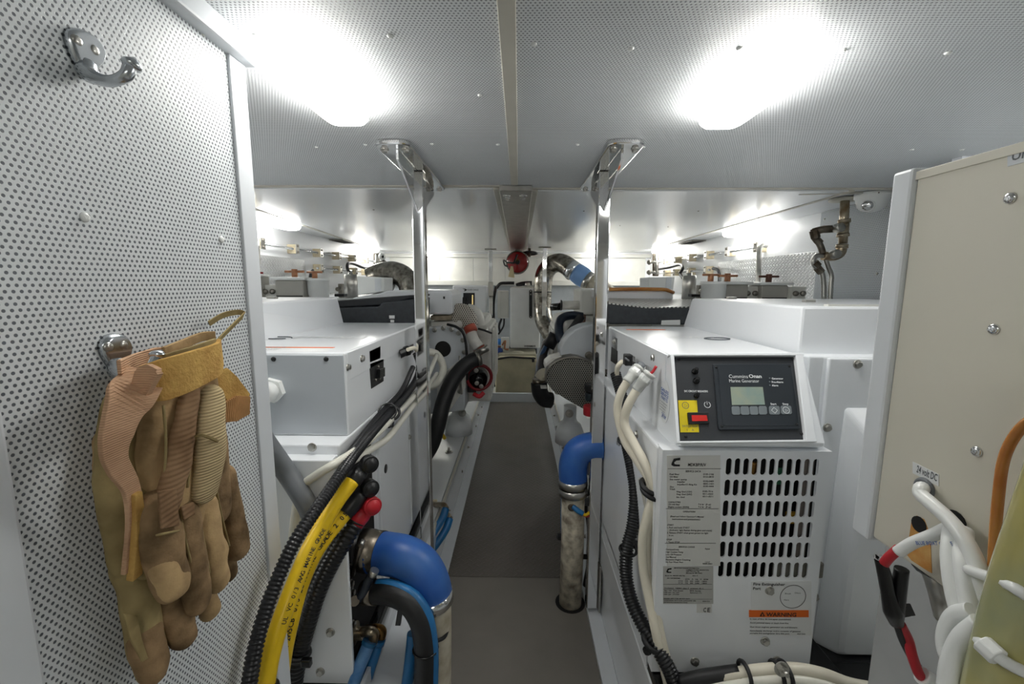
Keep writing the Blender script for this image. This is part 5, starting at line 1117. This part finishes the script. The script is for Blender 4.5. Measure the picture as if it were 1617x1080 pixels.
for a, b, r in [((1285, 364), (1288, 376), .016), ((1289, 378), (1295, 384), .0135), ((1296, 388), (1298, 398), .010)]: MB().tube([PY(*a, Ym), PY(*b, Ym)], r, 8, True, None, False).build('pipe_nut', steel_dark, t, .001)
MB().tube(sp([(1300, 404, Ym), (1290, 404, Ym), (1284, 412, Ym), (1287, 420, Ym), (1294, 426, Ym), (1299, 434, Ym), (1301, 450, Ym), (1301, 472, Ym)], 6), .0085, 12).build('drop_hose', steel, t)
for a, b in [((1286, 414), (1292, 420)), ((1290, 422), (1297, 430))]: MB().tube([PY(*a, Ym), PY(*b, Ym)], .014, 8, True, None, False).build('pipe_nut', steel_dark, t, .001)
MB().tube(sp([(1303, 408, Ym), (1308, 422, Ym), (1313, 435, Ym), (1312, 450, Ym), (1311, 472, Ym)], 6), .008, 12).build('drop_hose', steel, t)
p = PZ(1379, 305, CZ)
t = T('dome_camera', p, 'white dome security camera on the ceiling at the upper right', 'camera')
MB().lathe([(.052, 0), (.052, .016), (.047, .020), (.046, .028), (.041, .044), (.030, .056), (.014, .062), (.001, .063)], (p.x, p.y, CZ), (0, 0, -1), 32).build('dome', pvc, t)
d = V((-.75, -.55, -.35)).normalized(); c = V((p.x, p.y, CZ - .030)) + d * .036
MB().lathe([(.020, 0), (.020, .010), (.018, .011), (.0175, .008), (.001, .008)], c, d, 24).build('lens_bezel', pvc, t); MB().lathe([(.0165, 0), (.015, .003), (.001, .005)], c + d * .0085, d, 20).build('lens', chrome, t)
MB().lathe([(.003, 0), (.002, .001)], (p.x - .02, p.y - .048, CZ - .008), (0, -1, 0), 8).build('set_screw', steel_dull, t)
tag(MB().tube([PZ(1262, 306, CZ - .004), PZ(1362, 304, CZ - .004)], .004, 8).build('camera_lead', trimcream), 'thin cream conduit along the ceiling to the dome camera', 'conduit')

# ================================================================ engines beyond the generators
def pl(pts, Y, d): return MB().prism([PY(a, b, Y) for a, b in pts], (0, d, 0))
# ---- left engine
E1 = T('marine_engine', (-.45, 2.5, .25), 'white marine engine with grey flywheel housing and dark hole, left side', 'engine')
pl([(650, 524), (690, 516), (716, 518), (729, 529), (735, 545), (735, 575), (734, 648), (690, 654), (650, 654)], 1.90, .16).build('flywheel_housing', engine_grey, E1, .006)
MB().lathe([(.036, 0), (.036, .001), (.030, .0012)], PY(699.5, 551, 1.8985), (0, -1, 0), 28).build('inspection_hole', darkgap, E1)
MB().prism([PY(688, 600, 1.89), PY(728, 566, 1.89), PY(735, 572, 1.89), PY(692, 612, 1.89)], (0, .012, 0)).build('housing_rib', engine_white, E1, .002)
MB().prism([PY(690, 612, 1.885), PY(735, 572, 1.885), PY(735, 612, 1.885), PY(708, 652, 1.885), PY(690, 654, 1.885)], (0, .02, 0)).build('lower_bracket', engine_white, E1, .003)
for q in [(686, 521), (700, 518), (713, 520), (724, 526), (731, 537), (733, 556), (704, 604), (726, 600), (726, 618)]: fastener('bolt', PY(q[0], q[1], 1.885), (0, -1, 0), .008, E1, steel)
MB().box((-.76, 2.06, .42), (-.135, 2.56, .80)).build('engine_block', engine_white, E1, .015)
MB().box((-.70, 2.12, .78), (-.16, 2.54, .835)).build('rocker_cover', engine_white, E1, .02)
for k in range(3): MB().box((-.135, 2.10 + k * .16, .48), (-.124, 2.20 + k * .16, .78)).build('side_rib', engine_white, E1, .006)
pl([(668, 497), (714, 497), (714, 462), (708, 458), (668, 458)], 1.90, .30).build('header_tank', white, E1, .012)
MB().box(PY(700, 468, 1.898), PY(702.5, 472, 1.894)).build('tank_plug', black, E1)
pl([(680, 506), (712, 506), (712, 498), (680, 498)], 1.93, .2).build('intake_flange', M('tan primer', (170, 156, 132), .5, var=.3, vscale=30), E1, .004)
pl([(680, 516), (740, 518), (728, 506), (680, 507)], 1.96, .2).build('manifold', engine_white, E1, .004)
MB().tube(sp([(716, 504, 2.0), (722, 496, 2.0), (731, 495, 2.0), (738, 504, 2.0), (739, 516, 2.0)], 6), .046, 18).build('turbo_guard', turbo_mesh, E1)
MB().tube(sp([(738, 489, 2.1), (748, 492, 2.1), (755, 503, 2.1), (757, 530, 2.1)], 6), .030, 16).build('charge_pipe', engine_white, E1)
MB().tube(sp([(743, 524, 1.96), (748, 537, 1.93), (756, 549, 1.92)], 6), .026, 16).build('coolant_pipe', engine_white, E1)
for a, b in [((741, 515), (745, 524)), ((756, 549), (761, 557))]: MB().tube([PY(*a, 1.95), PY(*b, 1.94)], .029, 16).build('red_sleeve', M('red silicone sleeve', (186, 82, 62), .45), E1)
MB().tube([PY(760, 548, 1.93), PY(764, 557, 1.93)], .030, 16).build('sleeve_clamp', steel, E1)
MB().tube(sp([(706, 512, 1.88), (722, 517, 1.87), (733, 530, 1.87), (737, 560, 1.87), (738, 600, 1.87)], 8), .006, 8).build('wiring', rubber, E1)
MB().tube(sp([(755, 519, 1.95), (766, 522, 1.95), (776, 526, 2.0)], 6), .005, 8).build('wiring', rubber, E1)
pl([(738, 575), (752, 575), (752, 620), (738, 620)], 1.95, .1).build('wiring_box', black, E1, .004)
MB().lathe([(.050, 0), (.050, .08), (.034, .09), (.034, .10), (.001, .10)], PY(755, 594, 2.05), (0, -1, 0), 24).build('belt_pulley', black_gloss, E1)
MB().torus(PY(757, 596, 1.96), (.3, -1, 0), .058, .008, 28, 8).build('red_ring', M('dark red paint', (128, 26, 34), .4), E1)
MB().tube(sp([(748, 622, 1.95), (757, 626, 1.94), (764, 620, 1.95)], 5), .010, 10).build('red_hose', red, E1)
for q in [(752, 585), (753, 605), (760, 610)]: fastener('bolt', PY(q[0], q[1], 1.945), (0, -1, 0), .008, E1, steel)
MB().tube(sp([(726, 562, 1.85), (727, 600, 1.86), (729, 622, 1.88)], 4), .005, 8).build('drain_line', steel, E1)
bm_ = pl([(702, 630), (745, 628), (746, 634), (702, 637)], 2.24, .14); bm_.build('mounting_foot', engine_white, E1, .004)
MB().lathe([(.078, 0), (.076, .05), (.060, .10), (.040, .115), (.034, .13), (.034, .20)], (PY(724, 660, 2.32).x, 2.32, .166), (0, 0, 1), 24).build('rubber_mount', white, E1)
fastener('nut', PY(730, 652, 2.255), (0, -1, .3), .014, E1, steel)
MB().box((-.60, 1.42, .155), (-.296, 2.6, .168)).build('bed_plate', gelcoat, E1, .003); fastener('nut', PZ(709, 714, .168), (0, 0, 1), .013, E1, steel)
tag(MB().tube(sp([(756, 566, 1.84), (744, 570, 1.82), (728, 583, 1.79), (712, 606, 1.74), (700, 636, 1.70), (691, 672, 1.67), (680, 705, 1.66), (660, 735, 1.68)], 8), .032, 18).build('coolant_hose', rubber), 'fat black hose sweeping down in front of the left engine', 'hose')
tag(MB().tube([PY(752, 567, 1.833), PY(757, 565, 1.838)], .0345, 20).build('hose_clamp', steel_dull), 'steel clamp at the top of the fat black hose', 'clamp')
cable([(692, 672, 1.9), (696, 682, 1.92), (702, 692, 1.95)], .009, 'yellow_lead', 'yellow lead curling in the dark gap below the left engine', yellow, 'wire')
# ---- right engine
E2 = T('marine_engine', (.45, 2.5, .25), 'white marine engine with domed grey housing and mesh belt guard, right side', 'engine')
MB().box((.19, 2.2, .42), (.76, 2.62, .78)).build('engine_block', engine_white, E2, .015)
MB().box((.22, 2.25, .78), (.72, 2.6, .835)).build('rocker_cover', engine_white, E2, .02)
for k in range(2): MB().box((.178, 2.24 + k * .17, .48), (.19, 2.36 + k * .17, .76)).build('side_rib', engine_white, E2, .006)
dome = [(886, 566), (884, 552), (889, 540), (897, 529), (907, 521), (920, 515), (935, 512), (950, 514), (962, 521), (968, 535), (968, 610), (890, 610)]
pl(dome, 1.88, .14).build('flywheel_housing', engine_grey, E2, .008)
for q in [(930, 561), (932, 568)]: fastener('bolt', PY(q[0], q[1], 1.87), (-.2, -1, 0), .013, E2, steel_dull)
gp = [(862, 602), (863, 590), (869, 579), (879, 571), (892, 566), (905, 564), (918, 566), (932, 572), (950, 583), (965, 592), (965, 655), (938, 653), (918, 644), (893, 630), (872, 616)]
pl(gp, 1.66, .09).build('guard_side', steel_dull, E2, .002)
pl([(cx * .985 + 912 * .015, cy * .985 + 606 * .015) for cx, cy in gp], 1.657, .003).build('belt_guard', mesh_guard, E2)
MB().tube(spline([PY(a, b, 1.656) for a, b in gp[:12]], 3), .004, 8).build('guard_rim', steel_dull, E2)
pl([(860, 582), (872, 572), (890, 566), (886, 562), (870, 566), (861, 574)], 1.72, .1).build('guard_bracket', engine_white, E2, .003)
MB().tube(sp([(868, 592, 1.95), (858, 590, 1.95), (852, 598, 1.95)], 6), .026, 16).build('water_elbow', M('cream elbow', (206, 198, 176), .45, var=.1), E2)
MB().tube([PY(851, 599, 1.95), PY(850, 606, 1.95)], .030, 16).build('elbow_clamp', steel_dark, E2)
MB().box(PY(853, 608, 1.80), PY(864, 614, 1.75)).build('guard_clip', offwhite, E2, .002)
MB().tube(sp([(851, 604, 1.95), (853, 620, 1.95), (860, 630, 1.96), (870, 632, 1.97)], 6), .038, 16).build('black_hose', rubber, E2)
for y0, y1, r, m in [(606, 618, .026, black), (620, 632, .024, M('dark teal cap', (30, 44, 50), .35)), (640, 655, .030, red)]:
    MB().tube([PY(934, y0, 1.52), PY(934, y1, 1.52)], r, 18).build('terminal_cap', m, E2, .003)
pl([(916, 497), (946, 497), (946, 458), (942, 456), (917, 457)], 2.30, .3).build('header_tank', offwhite, E2, .010)
MB().tube([PY(886, 482, 2.35), PY(918, 482, 2.35)], .024, 18).build('charge_pipe', engine_white, E2)
MB().torus(PY(886, 482, 2.35), (1, 0, 0), .025, .005, 20, 8).build('pipe_band', black, E2)
MB().tube([PY(872, 485, 2.4), PY(884, 484, 2.36)], .020, 14).build('sleeve', black_gloss, E2)
MB().sphere(PY(900, 512, 2.25), .075, 20, (1, 1.2, .95)).build('turbo_housing', engine_white, E2)
pl([(876, 500), (892, 495), (894, 540), (878, 545)], 2.35, .2).build('cooler_body', engine_white, E2, .02)
MB().tube(sp([(887, 540, 2.0), (883, 525, 2.02), (883, 510, 2.05), (890, 501, 2.08), (905, 498, 2.1), (920, 500, 2.1)], 8), .021, 14).build('black_hose', M('blue black hose', (24, 38, 56), .35, var=.2), E2)
MB().tube([PY(901, 524, 2.02), PY(918, 500, 2.05)], .020, 14).build('black_hose', rubber, E2)
MB().tube([PY(866, 548, 2.1), PY(877, 528, 2.1)], .030, 14).build('exhaust_sleeve', rubber, E2)
pl([(918, 497), (926, 497), (924, 514), (914, 514)], 2.15, .1).build('rusty_bracket', M('rusty bracket', (122, 92, 76), .6, var=.3), E2, .003)
MB().lathe([(.078, 0), (.076, .05), (.060, .10), (.040, .115), (.034, .13), (.034, .20)], (PY(900, 660, 2.2).x, 2.2, .166), (0, 0, 1), 24).build('rubber_mount', white, E2); fastener('nut', PY(899, 653, 2.13), (0, -1, .3), .014, E2, steel)
MB().box((.262, 1.44, .155), (.60, 2.6, .168)).build('bed_plate', gelcoat, E2, .003)
MB().tube(sp([(872, 533, 2.55), (862, 545, 2.5), (856, 565, 2.4), (852, 590, 2.2), (852, 604, 2.0)], 8), .026, 14).build('black_hose', rubber, E2)
MB().tube(sp([(862, 546, 2.45), (851, 570, 2.35), (849, 592, 2.15)], 8), .012, 10).build('blue_hose', M('dim blue hose', (30, 66, 104), .45), E2)
# ---- lagged exhaust pipes
XP = T('exhaust_pipe', PY(860, 470, 3.7), 'foil lagged exhaust pipe arching over with a blue coupling, far right', 'pipe')
MB().tube(sp([(874, 530, 3.55), (866, 520, 3.6), (859, 505, 3.65), (857, 485, 3.7), (857, 455, 3.7), (860, 433, 3.7), (870, 419, 3.68), (884, 415, 3.62), (897, 421, 3.55), (906, 430, 3.5)], 8), .078, 22).build('lagging', wrapsteel, XP)
for k in range(9): q = PY(857, 450 + k * 6.5, 3.7); MB().torus(q, (.12, 0, 1), .073, .005, 26, 6).build('lagging_band', wrapsteel, XP)
MB().torus(PY(857, 461, 3.7), (0, 0, 1), .076, .006, 26, 6).build('black_tie', black, XP)
a, b = PY(899, 423, 3.5), PY(933, 446, 3.42); d = b - a
MB().tube([a, a + d * .28], .078, 24).build('coupling_clamp', hook_steel, XP)
MB().lathe([(.074, 0), (.079, .02), (.082, .055), (.082, .075), (.078, .10), (.074, .125)], a + d * .27, d, 24).build('blue_coupling', M('pale blue silicone', (124, 166, 220), .4), XP)
MB().tube([a + d * .80, a + d * 1.0], .077, 24).build('coupling_clamp', steel, XP)
MB().tube([a + d * .95, a + d * 2.2], .070, 22).build('outlet_pipe', fiberglass, XP)
XP2 = T('exhaust_pipe', PY(630, 435, 2.9), 'dark foil lagged exhaust bend behind the white box, far left', 'pipe')
MB().tube(sp([(585, 440, 3.0), (600, 433, 3.0), (620, 430, 2.95), (637, 437, 2.9), (647, 450, 2.85), (650, 475, 2.8)], 8), .075, 22).build('lagging', wrapsteel, XP2)
MB().tube(sp([(590, 455, 2.9), (606, 452, 2.9), (618, 458, 2.9)], 4), .05, 16).build('black_hose', rubber, XP2)
# corner valve clusters
for x0, Yc, sx, lab in [(595, 3.6, 1, 'steel valve cluster in the far left corner'), (1036, 3.75, -1, 'steel valve cluster in the far right corner')]:
    t = T('valve_cluster', PY(x0, 415, Yc), lab, 'valve')
    pl([(x0 - 5, 400), (x0 + 4, 400), (x0 + 4, 436), (x0 - 5, 436)], Yc, .02).build('back_plate', steel_dark, t, .002)
    MB().tube([PY(x0, 402, Yc - .03), PY(x0, 434, Yc - .03)], .014, 12).build('valve_pipe', steel, t)
    for y in (414, 430): MB().tube([PY(x0 - sx * 4, y, Yc - .03), PY(x0 + sx * 9, y, Yc - .03)], .012, 12).build('valve_stem', steel, t); MB().lathe([(.02, 0), (.024, .012), (.01, .03)], PY(x0 + sx * 9, y, Yc - .03), (sx, 0, 0), 14).build('valve_knob', steel_dull, t)
t = T('dome_camera', PY(603.5, 405, 3.55), 'small round camera beside the far left valve cluster', 'camera')
MB().sphere(PY(603.5, 405, 3.55), .03, 18).build('dome', pvc, t); MB().lathe([(.011, 0), (.010, .003), (.001, .004)], PY(604.5, 405.5, 3.518), (.1, -1, 0), 14).build('lens', black_gloss, t)

# ================================================================ the far end
t = T('battery_charger', PY(742, 470, 3.9), 'white charger box with dark window panel on the far wall', 'charger')
pl([(714.5, 495), (769, 495), (769, 451), (714.5, 450.5)], 3.85, .25).build('charger_case', white, t, .012)
pl([(731.5, 486), (749.5, 486), (749.5, 462.5), (731.5, 462.5)], 3.845, .006).build('display_panel', panel_black, t, .001)
pl([(730, 481), (736, 480), (736, 469), (730.5, 469)], 3.82, .03).build('side_knob', black, t, .003)
for k in range(10): MB().box(PY(745.2, 466 + k * 1.9, 3.844), PY(747, 467 + k * 1.9, 3.842)).build('indicator_lamp', emitter('amber lamp', (255, 226, 150), 1.2) if k == 0 else bpy.data.materials['amber lamp'], t)
mb = MB(); q = [PY(730, 455.5, 3.843), PY(735, 456, 3.843), PY(737.5, 457.6, 3.843), PY(735, 459.6, 3.843), PY(732, 459.8, 3.843), PY(734.5, 457.8, 3.843)]; mb.add(q, [tuple(range(6))]); mb.build('emblem', ink, t)
mb = MB(); letters(mb, 'POWER CHARGE', PY(738, 459, 3.843), (1, 0, 0), (0, 0, 1), .022, 'l', False, 1, .10); mb.build('lettering', ink_grey, t)
t = T('heater_unit', PY(829, 500, 3.9), 'tall pale grey heater cabinet with a black handle strip, far centre', 'heater')
pl([(805.5, 549.5), (853, 549.5), (853, 455), (805.5, 454)], 3.80, .35).build('cabinet_body', M('pale grey enamel', (238, 240, 240), .4, var=.03), t, .008)
pl([(805.5, 454), (852, 454.5), (848, 452.5), (812, 452)], 3.82, .3).build('cabinet_lid', offwhite, t, .003)
hs = pl([(835.5, 459), (838, 457), (840.5, 459), (840.5, 501), (838, 503), (835.5, 501)], 3.793, .007).build('handle_strip', black, t, .002)
for y in (459.5, 465, 500.5): MB().lathe([(.006, 0), (.004, .003)], PY(838, y, 3.792), (0, -1, 0), 8).build('strip_rivet', steel, hs)
mb = MB(); letters(mb, 'WEBBMAR', PY(827.5, 548, 3.797), (1, 0, 0), (0, 0, 1), .024, 'l', True, 1, .105); mb.build('lettering', ink, t)
MB().tube([PY(833, 452, 3.95), PY(833, 446, 3.95)], .03, 14).build('flue_collar', steel, t); MB().tube(sp([(815, 451, 3.95), (825, 448, 3.95), (840, 447, 3.95)], 5), .02, 12).build('top_hose', rubber, t)
t = T('control_box', PY(794, 480, 3.9), 'small pale control box left of the grey heater cabinet', 'box')
pl([(785.5, 502.5), (803, 502.5), (803, 459), (785.5, 459)], 3.85, .12).build('box_body', offwhite, t, .006); pl([(785.5, 502), (790.5, 502), (790.5, 459.5), (785.5, 459.5)], 3.845, .006).build('box_flap', offwhite, t, .002)
MB().tube(sp([(792, 503, 3.9), (788, 515, 3.9), (790, 525, 3.9)], 4), .01, 8).build('box_lead', rubber, t); MB().tube(sp([(796, 503, 3.9), (795, 515, 3.9), (787, 528, 3.9)], 4), .008, 8).build('box_lead', rubber, t)
for pts, r, lab in [([(783, 452, 4.0), (779, 480, 4.0), (780, 520, 4.0), (784, 560, 4.0)], .014, 'black cable drop left of the control box at the far end'),
                    ([(784, 455, 4.1), (790, 448, 4.1), (800, 447, 4.1), (812, 447, 4.1)], .015, 'black cable along the ledge above the control box'),
                    ([(776, 500, 3.7), (778, 560, 3.7), (780, 610, 3.7)], .022, 'thick black hose in the gap left of the beige tank')]: cable(pts, r, 'black_cable', lab, rubber, 'cable')
t = T('bilge_pump', PY(790, 542, 3.8), 'small pump with blue cap and brown body left of the heater', 'pump')
MB().tube([PY(791, 544, 3.78), PY(791, 535, 3.78)], .030, 16).build('blue_cap', M('bright blue cap', (30, 120, 200), .35), t)
MB().tube([PY(787, 560, 3.78), PY(787, 546, 3.78)], .028, 16).build('brown_body', M('brown body', (120, 78, 56), .5), t)
pl([(791, 550), (804, 550), (804, 533), (791, 533)], 3.74, .05).build('bracket', pvc, t, .004)
MB().tube(sp([(793, 545, 3.73), (798, 538, 3.72), (797, 550, 3.72), (803, 552, 3.72)], 4), .008, 8).build('wire_bundle', copper, t)
MB().sphere(PY(789, 554, 3.75), .03, 14).build('blue_base', M('blue base', (24, 64, 140), .4), t)
t = T('holding_tank', PY(816, 590, 3.6), 'dull beige tank standing behind the white sill at the end of the aisle', 'tank')
pl([(782, 626), (848, 626), (848, 570), (845, 563), (788, 563), (782, 572)], 3.62, .4).build('tank_body', beige, t, .015)
pl([(785, 566), (847, 567), (847, 559), (787, 558)], 3.66, .3).build('tank_lid', M('pale beige', (178, 174, 152), .5), t, .008)
MB().lathe([(.06, 0), (.06, .02), (.02, .03)], PY(816, 559, 3.75), (0, 0, 1), 18).build('fill_cap', M('pale beige cap', (184, 180, 160), .5), t)
MB().tube(sp([(786, 567, 3.60), (805, 564, 3.6), (825, 565, 3.6), (846, 566, 3.6)], 5), .008, 8).build('tank_strap', black, t); MB().tube([PY(842, 571, 3.61), PY(842, 565, 3.6)], .012, 10).build('outlet_stub', black, t)
t = T('gap_shade_strip', PY(830, 554, 4.0), 'dark strip painted for the shade of the gap under the grey heater cabinet', 'shade strip'); pl([(800, 559), (848, 559), (848, 551), (800, 551)], 4.06, .2).build('shade_board', charcoal, t, .003)  # stands in for a black gap: its shade is put into the board's colour
t = T('fire_extinguisher', PY(817, 414, 3.7), 'red fire extinguisher hung under the ceiling at the far end', 'extinguisher')
c = PY(817, 414, 3.62)
MB().lathe([(.022, -.03), (.030, -.015), (.065, 0), (.090, .03), (.096, .07), (.096, .34), (.06, .39)], c, (0, 1, 0), 28).build('bottle', red_ext, t)
MB().lathe([(.016, -.05), (.022, -.045), (.022, -.02)], c, (0, 1, 0), 16).build('valve', black, t)
MB().prism([c + V((-.02, -.05, .0)), c + V((.012, -.05, .005)), c + V((.005, -.05, .035)), c + V((-.012, -.05, .012))], (0, .004, 0)).build('gauge_plate', brass, t)
MB().tube([c + V((.0, -.05, .06)), c + V((-.03, -.055, -.01)), c + V((-.085, -.05, -.005))], .008, 8).build('lever', black, t)
MB().tube(spline([c + V((-.085, -.05, -.005)), c + V((-.115, -.03, .015)), c + V((-.105, -.02, -.025)), c + V((-.08, -.01, -.035))], 5), .006, 8).build('hose', black, t)
MB().prism([c + V((-.055, -.055, -.035)), c + V((-.035, -.055, -.035)), c + V((-.022, -.055, -.13)), c + V((-.075, -.055, -.122))], (0, .002, 0)).build('inspection_tag', M('manila tag', (206, 190, 150), .7), t)
MB().torus(c + V((0, .02, 0)), (0, 1, 0), .093, .005, 28, 6).build('bracket_band', steel_dull, t); MB().box(c + V((-.02, .1, .09)), c + V((.02, .2, CZ - c.z))).build('hanger', steel_dull, t)
t = T('hand_wheel', PY(836, 399, 3.75), 'black spoked handwheel under the ceiling right of the extinguisher', 'wheel')
c = PY(836, 400, 3.72); MB().torus(c, (0, .12, 1), .066, .008, 28, 8).build('rim', black, t)
for k in range(4): a = k * math.pi / 2 + .4; MB().tube([c, c + V((math.cos(a) * .066, math.sin(a) * .066, -math.sin(a) * .008))], .006, 8).build('spoke', black, t)
MB().cyl(c + V((0, 0, -.03)), V((c.x, c.y, CZ)), .012, None, 12).build('stem', steel_dark, t)
# ================================================================ labels of the setting
for n_, l_ in {'floor': 'white bilge floor under the grey rubber walkway', 'ceiling': 'white perforated and smooth panelled ceiling with cream joint strips', 'wall_left': 'white hull side behind the left filters', 'wall_right': 'white and perforated hull side behind the right filters',
               'wall_far': 'white panelled bulkhead at the far end', 'wall_rear': 'white bulkhead behind the viewpoint', 'wall_cross': 'narrow perforated bulkhead below the dome camera', 'wall_partition': 'perforated white partition carrying the coat hooks at the left',
               'trim_1': 'white ledge along the far bulkhead', 'trim_2': 'thin white trim at the top of the far bulkhead', 'trim_3': 'white trim strip along the top of the partition', 'trim_4': 'white floor edging left of the walkway', 'trim_5': 'white stringer left of the walkway',
               'trim_6': 'white floor edging right of the walkway', 'trim_7': 'white stringer right of the walkway', 'trim_8': 'white sill across the end of the walkway', 'trim_9': 'white side deck under the left filters', 'trim_10': 'white side deck under the right filters', 'trim_11': 'white channel under the striped black hose'}.items():
    if n_ in bpy.data.objects: bpy.data.objects[n_]['label'] = l_
